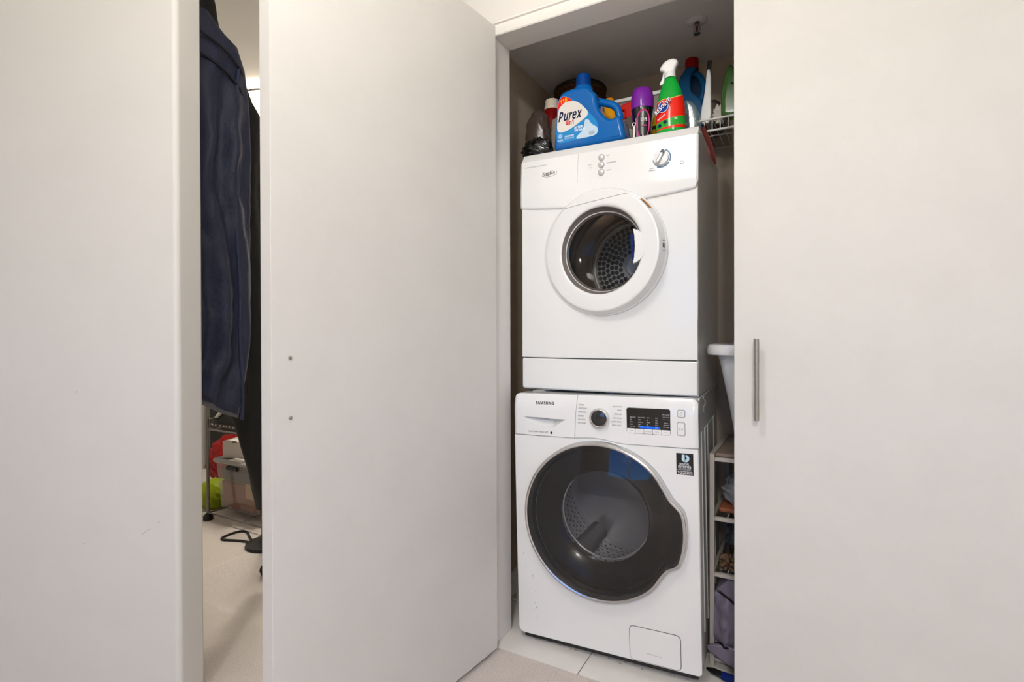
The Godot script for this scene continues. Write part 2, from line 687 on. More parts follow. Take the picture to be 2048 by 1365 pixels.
	fill_lamp.set_meta("label", "added unseen fill lamp with shallow glowing dome farther back near the window")

func closet() -> void:
	struct(slab(-0.187, -0.117, 0.0, 2.15, -0.83, -0.088), "wall_closet_left", CLOSET)
	struct(slab(1.62, 1.72, 0.0, 2.15, -0.83, -0.088), "wall_closet_right", CLOSET)
	struct(slab(-0.117, 1.62, 0.0, 2.15, -0.83, -0.728), "wall_closet_back", CLOSET)
	var bb := MB.new()
	bb.box(Vector3(-0.111, 0.05, -0.41), Vector3(0.012, 0.10, 0.63), 0.003)
	struct(bb, "baseboard_left", TRIM)
	var bk := MB.new()
	bk.box(Vector3(0.75, 0.05, -0.722), Vector3(1.72, 0.10, 0.012), 0.003)
	struct(bk, "baseboard_back", TRIM)
	# door frame: jambs and head, and the moulded casing round them
	var j := MB.new()
	j.box(Vector3(-0.01, 1.0235, -0.046), Vector3(0.02, 2.047, 0.094), 0.0015)
	struct(j, "trim_1", TRIM)
	var h := MB.new()
	h.box(Vector3(0.765, 2.057, -0.044), Vector3(1.57, 0.02, 0.092), 0.0015)
	struct(h, "trim_2", TRIM)
	var r := MB.new()
	r.box(Vector3(1.54, 1.0235, -0.046), Vector3(0.02, 2.047, 0.094), 0.0015)
	struct(r, "trim_3", TRIM)
	# casing section: (distance outwards from the opening, proud of the wall)
	var sec := [Vector2(0.0, 0.0), Vector2(0.0, 0.013), Vector2(0.003, 0.016), Vector2(0.008, 0.016), Vector2(0.010, 0.012), Vector2(0.013, 0.0085), Vector2(0.020, 0.007), Vector2(0.030, 0.008), Vector2(0.038, 0.0115), Vector2(0.040, 0.018), Vector2(0.045, 0.02), Vector2(0.049, 0.018), Vector2(0.051, 0.013), Vector2(0.055, 0.012), Vector2(0.055, 0.0)]
	var rings := []
	for cn in [[Vector2(0.0, 0.0), Vector2(-1, 0)], [Vector2(0.0, 2.047), Vector2(-1, 1)], [Vector2(1.53, 2.047), Vector2(1, 1)], [Vector2(1.53, 0.0), Vector2(1, 0)]]:
		var ring := PackedVector3Array()
		for s in sec:
			var q: Vector2 = cn[0] + cn[1] * s.x
			ring.append(Vector3(q.x, q.y, s.y))
		rings.append(ring)
	var cs := MB.new()
	var from := cs.t.size()
	cs.loft(rings, false, false)
	for e in [rings[0], rings[3]]:
		var ix := Geometry2D.triangulate_polygon(PackedVector2Array(sec))
		for i in range(0, ix.size(), 3): cs.tri(e[ix[i]], e[ix[i + 1]], e[ix[i + 2]])
	cs.fix(from)
	struct(cs, "trim_4", TRIM)
	# stop strip under the head and sprinkler
	var sp := thing("sprinkler", "small pendent fire sprinkler in round plate on the closet ceiling", "sprinkler", Vector3(0.578, 2.15, -0.413))
	var pl := MB.new()
	pl.lathe([Vector2(0.036, 0.0), Vector2(0.036, -0.002), Vector2(0.028, -0.007), Vector2(0.016, -0.009), Vector2(0.015, -0.002)], 28)
	part(pl, "escutcheon", WIRE, sp)
	var bd := MB.new()
	bd.lathe([Vector2(0.008, -0.003), Vector2(0.008, -0.016), Vector2(0.005, -0.018), Vector2(0.005, -0.022)], 14)
	for s in [-1, 1]:
		bd.tube([Vector3(s * 0.007, -0.016, 0), Vector3(s * 0.011, -0.026, 0), Vector3(s * 0.007, -0.04, 0), Vector3(0, -0.044, 0)], 0.0016, 6)
	part(bd, "frame_arms", STEEL, sp)
	var df := MB.new()
	df.lathe([Vector2(0.002, -0.043), Vector2(0.012, -0.045), Vector2(0.012, -0.0465), Vector2(0.002, -0.0475)], 16)
	part(df, "deflector", STEEL, sp)
	var bu := MB.new()
	bu.lathe([Vector2(0.002, -0.02), Vector2(0.003, -0.024), Vector2(0.003, -0.036), Vector2(0.0015, -0.042)], 10)
	part(bu, "bulb", mat(Color(0.35, 0.05, 0.04), 0.2), sp)
	# dark hoses in the gap on the left
	var ho := MB.new()
	ho.tube(smooth3([Vector3(-0.105, 1.18, -0.62), Vector3(-0.10, 1.08, -0.52), Vector3(-0.07, 0.99, -0.46), Vector3(-0.01, 0.9, -0.45), Vector3(0.02, 0.86, -0.62)]), 0.014, 10)
	single(ho, "drain_hose", mat(Color(0.10, 0.095, 0.09), 0.5), "thick dark hose slanting down behind the left side of the dryer", "hose")
	var cb := MB.new()
	cb.tube(smooth3([Vector3(-0.11, 1.12, -0.55), Vector3(-0.10, 1.0, -0.46), Vector3(-0.085, 0.86, -0.43), Vector3(-0.05, 0.72, -0.45), Vector3(0.02, 0.62, -0.6), Vector3(0.03, 0.6, -0.69)]), 0.006, 8)
	single(cb, "power_cable", mat(Color(0.13, 0.12, 0.115), 0.5), "thin dark cable hanging in the gap left of the washer", "cable")

func open_leaf() -> void:
	# hinged at the left jamb and swung 95 degrees; local x runs along the leaf to its free edge, local z out of the seen face
	var o := thing("closet_door", "open cream closet door leaf with two bare screws where its handle was", "door", Vector3(0.0297, 0.015, 0.0529))
	var a := deg_to_rad(5.72)
	o.basis = Basis(Vector3(-sin(a), 0, cos(a)), Vector3.UP, Vector3(-cos(a), 0, -sin(a)))
	var L := 0.779
	var m := MB.new()
	m.box(Vector3(L / 2, 1.0195, 0.02), Vector3(L, 2.039, 0.04), 0.002)
	part(m, "panel", DOOR, o)
	for y in [0.984, 0.856]:
		var s := MB.new()
		s.lathez([Vector2(0.0, 0.0005), Vector2(0.0042, 0.0), Vector2(0.0042, -0.0012), Vector2(0.003, -0.003), Vector2(0.0012, -0.0034), Vector2(0.0, -0.0028)], 16, Vector3(0.737, y, 0), false)
		part(s, "screw", STEEL, o)
	for y in [0.22, 1.02, 1.82]:
		var h := MB.new()
		h.tube([Vector3(-0.012, y - 0.045, 0.046), Vector3(-0.012, y + 0.045, 0.046)], 0.006, 10)
		h.box(Vector3(0.012, y, 0.041), Vector3(0.045, 0.09, 0.003))
		part(h, "hinge", STEEL, o)

func closed_leaf() -> void:
	var o := thing("closet_door", "closed cream closet door leaf with a long steel bar handle", "door", Vector3(0.7455, 0.012, 0.0))
	var m := MB.new()
	m.box(Vector3(0.3905, 1.016, -0.02), Vector3(0.781, 2.032, 0.04), 0.002)
	part(m, "panel", DOOR, o)
	var h := folder("handle", o)
	var b := MB.new()
	b.lathe([Vector2(0.0, 0.809), Vector2(0.006, 0.809), Vector2(0.0068, 0.8098), Vector2(0.0068, 1.021), Vector2(0.006, 1.022), Vector2(0.0, 1.022)], 20, Vector3(0.0575, 0, 0.036), 1.0, 1.0, false)
	part(b, "bar", STEEL, h)
	for y in [0.851, 0.979]:
		var p := MB.new()
		p.tube([Vector3(0.0575, y, 0.0), Vector3(0.0575, y, 0.034)], 0.0045, 12)
		part(p, "post", STEEL, h)

# ---------------------------------------------------------------- washer: local x across, y up from the body's bottom, z outwards
func washer() -> void:
	var o := thing("washer", "white front-loading washer with a big round smoked-glass door, under the dryer", "washer", Vector3(0.0512, 0.0227, -0.0565), 2.94)
	o.rotation_degrees.z = 0.9
	var c := Vector2(0.296, 0.4275)
	var zf := func(q: Vector2) -> float: return 0.010 * (1.0 - pow(1.0 - clampf(q.y / 0.68, 0.0, 1.0), 2.0))
	# cabinet
	var m := MB.new()
	shell(m, 0.004, 0.596, 0.001, 0.812, -0.59, -0.035)
	for r in [[-0.10, 0.03], [-0.20, 0.05], [-0.33, 0.16], [-0.46, 0.05]]:
		m.box(Vector3(0.596, 0.40, r[0]), Vector3(0.006, 0.62, r[1]), 0.003)
	part(m, "cabinet", ENAMEL, o)
	var gap_shade := MB.new()  # dark block put in for the shade in the gap under the front
	gap_shade.box(Vector3(0.3, -0.008, -0.29), Vector3(0.57, 0.020, 0.55), 0.002)
	part(gap_shade, "gap_shade_block", mat(Color(0.13, 0.125, 0.12), 0.7), o)
	var tp := MB.new()
	tp.box(Vector3(0.3, 0.8145, -0.315), Vector3(0.598, 0.009, 0.548), 0.003)
	part(tp, "top_panel", ENAMEL, o)
	# lower front panel with the door opening
	var pol := PackedVector2Array()
	for q in ring_pts(Vector2(0.020, 0.020), 0.020, 180, 270, 5): pol.append(q)
	for q in ring_pts(Vector2(0.585, 0.014), 0.014, 270, 360, 5): pol.append(q)
	pol.append(Vector2(0.600, 0.6765))
	for q in [Vector2(0.385, 0.675), Vector2(0.365, 0.6765), Vector2(0.345, 0.6795), Vector2(0.32, 0.684), Vector2(0.29, 0.6865), Vector2(0.26, 0.6865), Vector2(0.235, 0.684), Vector2(0.22, 0.682), Vector2(0.0, 0.682)]: pol.append(q)
	var fp := MB.new()
	fp.holed(pol, c, 0.222, zf, -0.045, 5, 0.03)
	part(fp, "front_panel", ENAMEL, o)
	# detergent drawer with its scooped grip
	var dr := MB.new()
	var sc := func(s: float, t: float) -> Vector3:
		var y := lerpf(0.6838, 0.8215, t)
		var xr := 0.2178 + 0.0095 * (y - 0.6838) / 0.1377
		var x := lerpf(0.0, xr, s)
		if y > 0.803:
			var k := (y - 0.803) / 0.0185
			x = maxf(x, 0.0185 * (1.0 - sqrt(maxf(0.0, 1.0 - k * k))))
		var z := 0.0125 - 0.014 * pow(clampf((y - 0.765) / 0.0565, 0.0, 1.0), 2.0)
		z -= 0.008 * pow(clampf(1.0 - x / 0.012, 0.0, 1.0), 2.0)
		var yt := 0.7425 - 0.010 * (x - 0.0343)
		var yb := maxf(0.7118, 0.7425 - 0.031 * minf((x - 0.0343) / 0.070, (0.1916 - x) / 0.0516))
		if x > 0.0343 and x < 0.1916 and y < yt and y > yb:
			z -= 0.036 * pow((y - yb) / 0.0307, 0.7)
		return Vector3(x, y, z)
	dr.patch(66, 62, sc, -0.04)
	var drn := part(dr, "detergent_drawer", PANEL, o, "drawer front with scooped grip", 30.0)
	text(drn, "SAMSUNG", 0.065, 0.0098, Vector3(0.115, 0.7925, 0.0102), INK, true)
	text(drn, "SuperSpeed  Steam  VRT", 0.073, 0.0062, Vector3(0.0905, 0.6955, 0.0132), GREYINK)
	var em := MB.new()
	em.lathez([Vector2(0.0, 0.0136), Vector2(0.0042, 0.0136), Vector2(0.0042, 0.0122)], 18, Vector3(0.1375, 0.695, 0), false)
	part(em, "badge", INK, drn)
	# control panel, leaning back towards its top, its lower edge following the door
	var cp := MB.new()
	var edge := [Vector2(0.219, 0.6838), Vector2(0.235, 0.6855), Vector2(0.26, 0.688), Vector2(0.29, 0.688), Vector2(0.32, 0.6855), Vector2(0.345, 0.681), Vector2(0.365, 0.678), Vector2(0.385, 0.6766), Vector2(0.60, 0.678)]
	var cf := func(s: float, t: float) -> Vector3:
		var x := lerpf(0.2192, 0.60, s)
		var yb := 0.678
		for i in edge.size() - 1:
			if x >= edge[i].x and x <= edge[i + 1].x:
				yb = lerpf(edge[i].y, edge[i + 1].y, (x - edge[i].x) / (edge[i + 1].x - edge[i].x))
		var y := lerpf(yb, 0.8215, t)
		x += 0.0092 * (1.0 - s) * clampf((y - 0.6838) / 0.1377, 0.0, 1.0)
		if y > 0.805:
			var k := (y - 0.805) / 0.0165
			x = minf(x, 0.60 - 0.0165 * (1.0 - sqrt(maxf(0.0, 1.0 - k * k))))
		var z := 0.0125 - 0.014 * pow(clampf((y - 0.765) / 0.0565, 0.0, 1.0), 2.0)
		z -= 0.006 * pow(clampf((x - 0.588) / 0.012, 0.0, 1.0), 2.0)
		return Vector3(x, y, z)
	cp.patch(60, 40, cf, -0.04)
	var cpn := part(cp, "control_panel", PANEL, o, "", 30.0)
	for k in 6:
		var y: float = [0.7925, 0.7815, 0.7690, 0.7565, 0.7450, 0.7340][k]
		text(cpn, ["NORMAL", "HEAVY DUTY", "PERM PRESS", "BEDDING", "DELICATES", "SELF CLEAN"][k], [0.018, 0.028, 0.027, 0.019, 0.024, 0.026][k], 0.0042, Vector3(0.2345 + [0.009, 0.014, 0.0135, 0.0095, 0.012, 0.013][k] - 0.0007 * k, y, 0.0120 if y > 0.77 else 0.0132), GREYINK)
		text(cpn, ["QUICK WASH", "WOOL", "RINSE+SPIN", "ECO COLD", "ACTIVE WEAR", "SMALL LOAD"][k], [0.030, 0.014, 0.023, 0.027, 0.031, 0.029][k], 0.0042, Vector3(0.3757 - [0.015, 0.007, 0.0115, 0.0135, 0.0155, 0.0145][k] - 0.0007 * k, y - 0.001, 0.0120 if y > 0.77 else 0.0132), GREYINK)
	# dial
	var di := folder("dial", o)
	var dm := MB.new()
	dm.lathez([Vector2(0.0315, 0.010), Vector2(0.0315, 0.022), Vector2(0.030, 0.0275), Vector2(0.027, 0.029), Vector2(0.0245, 0.027), Vector2(0.0238, 0.024), Vector2(0.0, 0.024)], 48, Vector3(0.3042, 0.7532, 0), false)
	part(dm, "ring", CHROME, di)
	var dc := MB.new()
	dc.lathez([Vector2(0.0238, 0.0238), Vector2(0.0236, 0.026), Vector2(0.018, 0.0282), Vector2(0.009, 0.0292), Vector2(0.0, 0.0295)], 40, Vector3(0.3042, 0.7532, 0), false)
	part(dc, "cap", mat(Color(0.015, 0.016, 0.02), 0.06, 0.0, 1.0, "gloss black"), di)
	# display with its row of touch buttons
	var ds := folder("display", o)
	var bz := MB.new()
	bz.puff(round_rect(0.3895, 0.7112, 0.5215, 0.7900, 0.006), 0.004, 0.0128, 0.0008, false)
	part(bz, "bezel", mat(Color(0.10, 0.10, 0.105), 0.25), ds)
	var scn := MB.new()
	scn.puff(round_rect(0.3902, 0.7270, 0.5208, 0.7893, 0.005), 0.010, 0.0136, 0.0005, false)
	part(scn, "screen", mat(Color(0.018, 0.018, 0.022), 0.08, 0.0, 0.6, "screen"), ds)
	var sw := mat(Color(0.75, 0.76, 0.78), 0.5, 0.0, 0.0, "print")
	var cols := [["Extra Hot", "Hot", "Warm", "Cool", "Tap Cold"], ["Extra High", "High", "Medium", "Low", "No Spin"], ["Heavy", "4", "Normal", "2", "Light"], ["2:0", "1:5", "1:0", "0:5", "0:0"]]
	for ci in 4:
		for ri in 5:
			var w: float = [0.0155, 0.017, 0.0135, 0.007][ci] * clampf(cols[ci][ri].length() / 8.0, 0.35 if ci != 3 else 0.9, 1.15)
			text(ds, cols[ci][ri], w, 0.0036, Vector3(0.4005 + [0.0, 0.0252, 0.0506, 0.0765][ci] + w / 2, 0.7615 - 0.0072 * ri, 0.0137), sw)
	text(ds, "My Cycle", 0.021, 0.0046, Vector3(0.5085, 0.7725, 0.0137), sw)
	text(ds, "Hold 3 sec", 0.018, 0.003, Vector3(0.5085, 0.7660, 0.0137), sw)
	text(ds, "Super", 0.013, 0.0046, Vector3(0.5085, 0.7475, 0.0137), sw)
	text(ds, "Speed", 0.014, 0.0046, Vector3(0.5085, 0.7415, 0.0137), sw)
	text(ds, "Hold 3 sec", 0.018, 0.003, Vector3(0.5085, 0.7355, 0.0137), sw)
	var ln := MB.new()
	ln.box(Vector3(0.5085, 0.7580, 0.0136), Vector3(0.02, 0.0006, 0.0004))
	part(ln, "rule", sw, ds)
	var reflection_mat := mat(Color(0.05, 0.3, 0.7), 0.4, 0.0, 0.0, "reflection_mat")  # blue window reflection on the screen, put in as glowing strips
	reflection_mat.emission_enabled = true
	reflection_mat.emission = Color(0.08, 0.42, 0.95)
	reflection_mat.emission_energy_multiplier = 0.55
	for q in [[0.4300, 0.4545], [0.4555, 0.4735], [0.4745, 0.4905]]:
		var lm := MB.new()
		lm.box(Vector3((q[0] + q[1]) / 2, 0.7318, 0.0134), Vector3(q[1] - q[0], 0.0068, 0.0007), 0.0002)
		part(lm, "blue_reflection", reflection_mat, ds)
	for k in 5:
		var tb := MB.new()
		tb.puff(round_rect(0.3905 + 0.02625 * k, 0.7122, 0.4160 + 0.02625 * k - (0.0006 if k == 4 else 0.0), 0.7265, 0.002), 0.010, 0.0136, 0.0005, false)
		part(tb, "touch_button", PANEL, ds)
		text(ds, ["Temp", "Spin", "Soil Level", "Delay", "Option"][k], [0.011, 0.009, 0.018, 0.012, 0.014][k], 0.0034, Vector3(0.4032 + 0.02625 * k, 0.7195, 0.0137), GREYINK)
	for q in [[0.5420, 0.7672, 0.5645, 0.7900, "power_button"], [0.5405, 0.7125, 0.5640, 0.7530, "start_button"]]:
		var rr := MB.new()
		rr.puff(round_rect(q[0], q[1], q[2], q[3], 0.0045), 0.006, 0.0132, 0.0006, false)
		var bn := part(rr, q[4], mat(Color(0.55, 0.55, 0.56), 0.3, 0.3), o)
		var ri := MB.new()
		ri.puff(round_rect(q[0] + 0.0016, q[1] + 0.0016, q[2] - 0.0016, q[3] - 0.0016, 0.0035), 0.008, 0.0142, 0.0006, false)
		part(ri, "key", PANEL, bn)
		var ic := MB.new()
		if q[4] == "power_button":
			ic.torusz([Vector2(0.0034, 0.0141), Vector2(0.0040, 0.0141), Vector2(0.0040, 0.0144), Vector2(0.0034, 0.0144)], 24, Vector3(0.5532, 0.7775, 0))
			ic.box(Vector3(0.5532, 0.7812, 0.0143), Vector3(0.0007, 0.004, 0.0004))
		else:
			ic.puff(flat([0.5475, 0.7355, 0.5475, 0.7295, 0.5515, 0.7325]), 0.0140, 0.0144, 0.0, false, 1)
			for x in [0.5540, 0.5565]: ic.box(Vector3(x, 0.7325, 0.0143), Vector3(0.0010, 0.0058, 0.0004))
		part(ic, "icon", GREYINK, bn)
	# warranty sticker
	var st := folder("sticker", o)
	var sb := MB.new()
	sb.box(Vector3(0.5605, 0.6292, 0.0100), Vector3(0.0485, 0.0635, 0.0012))
	part(sb, "backing", mat(Color(0.035, 0.037, 0.045), 0.35, 0.0, 0.0, "sticker"), st)
	var pale := mat(Color(0.72, 0.84, 0.88), 0.4, 0.0, 0.0, "logo")
	var lg := MB.new()
	var cc := Vector2(0.5625, 0.6462)
	var pp := PackedVector2Array()
	for q in ring_pts(cc, 0.0112, 85, -95, 20): pp.append(q)
	for q in ring_pts(cc + Vector2(0.0, 0.0005), 0.0042, -95, 85, 12): pp.append(q)
	lg.puff(pp, 0.0104, 0.0110, 0.0, false, 1)
	var p2 := PackedVector2Array([Vector2(0.5525, 0.6574), Vector2(0.5605, 0.6574), Vector2(0.5605, 0.6352)])
	for q in ring_pts(Vector2(0.5615, 0.6450), 0.0098, 262, 190, 8): p2.append(q)
	lg.puff(p2, 0.0104, 0.0110, 0.0, false, 1)
	part(lg, "logo", pale, st)
	var wp := mat(Color(0.86, 0.87, 0.88), 0.4, 0.0, 0.0, "sticker print")
	text(st, "DIGITAL", 0.0275, 0.0062, Vector3(0.5595, 0.6292, 0.0109), wp, true)
	text(st, "INVERTER", 0.0375, 0.0066, Vector3(0.5600, 0.6212, 0.0109), wp, true)
	text(st, "TECHNOLOGY", 0.0365, 0.0030, Vector3(0.5600, 0.6150, 0.0109), wp)
	var rl := MB.new()
	rl.box(Vector3(0.5605, 0.6118, 0.0107), Vector3(0.044, 0.0005, 0.0004))
	part(rl, "rule", wp, st)
	text(st, "10", 0.0125, 0.0098, Vector3(0.5452, 0.6043, 0.0109), wp, true)
	text(st, "YEAR MOTOR", 0.028, 0.0030, Vector3(0.5675, 0.6070, 0.0109), wp, true)
	text(st, "WARRANTY", 0.029, 0.0044, Vector3(0.5682, 0.6015, 0.0109), wp, true)
	# door
	var rf := func(d: float) -> float:
		var r := 0.2492
		r += 0.0195 * smoothstep(-29.0, -20.0, d) * (1.0 - smoothstep(11.0, 24.0, d))
		r -= 0.0062 * exp(-pow((d + 35.0) / 9.0, 2.0)) + 0.0040 * exp(-pow((d - 31.0) / 9.0, 2.0))
		return r
	var dn := folder("door", o)
	var rings := []
	for s in [[0.004, 0.004], [0.002, 0.013], [0.0, 0.020], [0.0015, 0.0225], [0.0015, 0.034], [-0.0005, 0.0375], [-0.0045, 0.039], [-0.0085, 0.0375], [-0.0095, 0.034], [-0.012, 0.030], [-0.02, 0.010], [-0.024, 0.004], [0.004, 0.004]]:
		var ring := PackedVector3Array()
		for i in 180:
			var d := -180.0 + 2.0 * i
			var r: float = rf.call(d) + s[0]
			ring.append(Vector3(c.x + cos(deg_to_rad(d)) * r, c.y + sin(deg_to_rad(d)) * r, s[1]))
		rings.append(ring)
	var rm := MB.new()
	rm.loft(rings, false, false)
	rm.fix(0)
	part(rm, "rim", mat(Color(0.78, 0.775, 0.77), 0.18, 0.85, 0.0, "rim"), dn)
	var gl := MB.new()
	var gr := []
	for k in 15:
		var q := 1.0 - float(k) / 14.5
		var ring := PackedVector3Array()
		for i in 180:
			var d := -180.0 + 2.0 * i
			var r: float = lerpf(0.245, rf.call(d) - 0.0088, smoothstep(0.55, 1.0, q)) * q
			ring.append(Vector3(c.x + cos(deg_to_rad(d)) * r, c.y + sin(deg_to_rad(d)) * r, 0.036 + 0.030 * (1.0 - q * q)))
		gr.append(ring)
	gl.loft(gr, false, true)
	if gl.t.size(): gl.flip(0)
	part(gl, "glass", pane(Color(0.010, 0.008, 0.018), 0.5), dn, "smoked glass", 60.0)
	var bw := MB.new()
	bw.torusz([Vector2(0.226, 0.006), Vector2(0.226, -0.008), Vector2(0.19, -0.016), Vector2(0.165, -0.030), Vector2(0.150, -0.034), Vector2(0.146, -0.030), Vector2(0.160, -0.018), Vector2(0.188, -0.004), Vector2(0.21, 0.004)], 72, Vector3(0.298, 0.4275, 0))
	part(bw, "inner_frame", mat(Color(0.05, 0.045, 0.055), 0.22, 0.0, 0.3, "door frame"), dn)
	var bk := MB.new()
	var bkr := []
	for q in [[0.0, -0.0095, 0.021], [0.0, -0.020, 0.020], [0.222, 0.0, 0.012], [0.222, 0.0, 0.006], [0.0, -0.014, 0.006], [0.0, -0.0095, 0.021]]:
		var ring := PackedVector3Array()
		for i in 180:
			var d := -180.0 + 2.0 * i
			var r: float = q[0] if q[0] > 0.0 else rf.call(d) + q[1]
			ring.append(Vector3(c.x + cos(deg_to_rad(d)) * r, c.y + sin(deg_to_rad(d)) * r, q[2]))
		bkr.append(ring)
	bk.loft(bkr, false, false)
	bk.fix(0)
	part(bk, "inner_rim", mat(Color(0.075, 0.07, 0.08), 0.35, 0.0, 0.0, "door back"), dn)
	var br := MB.new()
	br.torusz([Vector2(0.143, -0.030), Vector2(0.147, -0.028), Vector2(0.147, -0.034), Vector2(0.143, -0.034)], 72, Vector3(0.304, 0.437, 0))
	part(br, "bowl_ring", mat(Color(0.8, 0.8, 0.8), 0.2, 0.6), dn)
	# drum
	var dk := folder("drum", o)
	var du := MB.new()
	var pr := []
	for k in 25:
		var z := -0.07 - 0.0135 * k
		pr.append(Vector2(0.235 - (0.004 if k % 3 == 1 else 0.0), z))
	pr.append(Vector2(0.20, -0.402))
	pr.append(Vector2(0.06, -0.395))
	pr.append(Vector2(0.0, -0.395))
	du.lathez(pr, 64, Vector3(0.3, 0.43, 0), false)
	part(du, "drum_shell", mat(Color(0.86, 0.86, 0.88), 0.3, 0.5, 0.0, "drum"), dk)
	for k in 3:
		var g := MB.new()
		var from := g.t.size()
		g.puff(round_rect(-0.035, -0.14, 0.035, 0.14, 0.02), 0.0, 0.045, 0.02, false)
		g.move(from, Transform3D(Basis(Vector3(1, 0, 0), Vector3(0, 0, -1), Vector3(0, 1, 0)), Vector3(0, -0.234, -0.235)))
		g.move(from, Transform3D(Basis(Vector3(0, 0, 1), TAU * k / 3.0 - 0.61), Vector3(0.3, 0.43, 0)))
		part(g, "paddle", mat(Color(0.55, 0.55, 0.57), 0.4), dk)
	var hl := MB.new()
	for zi in 12:
		for ai in 46:
			var an := deg_to_rad(150.0 + 240.0 * (ai + 0.5 * (zi % 2)) / 46.0)
			var d2 := Vector3(cos(an), sin(an), 0)
			var p := Vector3(0.3, 0.43, -0.10 - 0.022 * zi) + d2 * 0.2302
			var e := Vector3(-d2.y, d2.x, 0)
			for q in 6:
				var a0 := TAU * q / 6
				var a1 := TAU * (q + 1) / 6
				hl.tri(p, p + e * 0.004 * cos(a1) + Vector3(0, 0, 0.004 * sin(a1)), p + e * 0.004 * cos(a0) + Vector3(0, 0, 0.004 * sin(a0)))
	part(hl, "drum_hole", mat(Color(0.03, 0.03, 0.03), 0.8), dk).set_meta("kind", "stuff")
	var gk := MB.new()
	gk.torusz([Vector2(0.240, -0.028), Vector2(0.240, -0.07), Vector2(0.20, -0.072), Vector2(0.175, -0.055), Vector2(0.19, -0.045)], 64, Vector3(0.298, 0.43, 0))
	part(gk, "gasket", mat(Color(0.22, 0.22, 0.23), 0.6), o)
	# filter flap low on the right, with its seam and small print
	var ff := MB.new()
	ff.puff(round_rect(0.3855, 0.006, 0.5375, 0.110, 0.012), 0.0, 0.0042, 0.001, false)
	ff.t = tilt_flap(ff.t, zf)
	var ffn := part(ff, "filter_flap", ENAMEL, o)
	var sm := MB.new()
	var pth := []
	for q in round_rect(0.3845, 0.005, 0.5385, 0.111, 0.0128, 5): pth.append(Vector3(q.x, q.y, zf.call(q) + 0.0003))
	sm.tube(pth, 0.0009, 6, true)
	part(sm, "seam", mat(Color(0.35, 0.35, 0.35), 0.6), ffn)
	text(ffn, "LINT FILTER", 0.020, 0.0032, Vector3(0.448, 0.0345, zf.call(Vector2(0.45, 0.034)) + 0.0027), GREYINK)
	text(ffn, "CHECK MONTHLY", 0.022, 0.0026, Vector3(0.472, 0.0335, zf.call(Vector2(0.45, 0.034)) + 0.0027), GREYINK)
	# scuffs on the paint at the lower left
	var rng := RandomNumberGenerator.new()
	rng.seed = 7
	for q in [[0.026, 0.274, 0.004], [0.0575, 0.206, 0.003], [0.0585, 0.199, 0.002], [0.066, 0.152, 0.003], [0.070, 0.0985, 0.0055], [0.071, 0.068, 0.003], [0.0605, 0.092, 0.002], [0.030, 0.232, 0.002], [0.073, 0.058, 0.002], [0.064, 0.112, 0.002]]:
		var su := MB.new()
		var bp := PackedVector2Array()
		for i in 9:
			bp.append(Vector2(q[0], q[1]) + Vector2.from_angle(TAU * i / 9) * Vector2(0.45, 0.9) * q[2] * rng.randf_range(0.35, 1.0))
		su.puff(bp, zf.call(Vector2(q[0], q[1])) - 0.0002, zf.call(Vector2(q[0], q[1])) + 0.00025, 0.0, false, 1)
		part(su, "scuff", mat(Color(0.42, 0.42, 0.43), 0.7), o)
	# feet
	for q in [[0.06, -0.08, 0.0236], [0.54, -0.08, 0.0311], [0.06, -0.52, 0.0236], [0.54, -0.52, 0.0311]]:
		var ft := MB.new()
		ft.lathe([Vector2(0.0, -q[2]), Vector2(0.02, -q[2]), Vector2(0.021, -q[2] + 0.006), Vector2(0.012, -q[2] + 0.012), Vector2(0.009, 0.002), Vector2(0.0, 0.002)], 18, Vector3(q[0], 0, q[1]), 1, 1, false)
		part(ft, "foot", BLACK, o)
	# crumpled clear tape at the upper corners
	for q in [[Vector3(0.607, 0.80, -0.055), 3, 0.05], [Vector3(0.075, 0.826, -0.03), 9, 0.012]]:
		var tp2 := MB.new()
		rng.seed = q[1]
		var pts := []
		for i in 9:
			pts.append([Vector3(rng.randf_range(0.0, 0.006), q[2] * (0.5 - i / 8.0), rng.randf_range(-0.006, 0.006)), rng.randf_range(0.006, 0.014)])
		for i in 8:
			var a: Vector3 = q[0] + pts[i][0]
			var b: Vector3 = q[0] + pts[i + 1][0]
			var wz: Vector3 = Vector3(0.3, 0.1, 1) * pts[i][1] if q[1] == 3 else Vector3(2.4, 0.1, 0.4) * pts[i][1]
			var wz2: Vector3 = Vector3(0.3, 0.1, 1) * pts[i + 1][1] if q[1] == 3 else Vector3(2.4, 0.1, 0.4) * pts[i + 1][1]
			tp2.quad(a - wz, a + wz, b + wz2, b - wz2)
		var mt := mat(Color(0.86, 0.86, 0.85, 0.55), 0.3, 0.0, 0.0, "tape")
		mt.transparency = BaseMaterial3D.TRANSPARENCY_ALPHA
		mt.cull_mode = BaseMaterial3D.CULL_DISABLED
		part(tp2, "clear_tape", mt, o)

# sides, back, bottom and top of a cabinet, its front left open
func shell(m: MB, x0: float, x1: float, y0: float, y1: float, z0: float, z1: float) -> void:
	var e := 0.008
	for x in [x0 + e / 2, x1 - e / 2]: m.box(Vector3(x, (y0 + y1) / 2, (z0 + z1) / 2), Vector3(e, y1 - y0, z1 - z0), 0.002)
	for y in [y0 + e / 2, y1 - e / 2]: m.box(Vector3((x0 + x1) / 2, y, (z0 + z1) / 2), Vector3(x1 - x0 - 2 * e, e, z1 - z0), 0.0)
	m.box(Vector3((x0 + x1) / 2, (y0 + y1) / 2, z0 + e / 2), Vector3(x1 - x0 - 2 * e, y1 - y0 - 2 * e, e), 0.0)

func tilt_flap(t: PackedVector3Array, zf: Callable) -> PackedVector3Array:
	for i in t.size():
		t[i].z += zf.call(Vector2(t[i].x, t[i].y)) - 0.0015
	return t

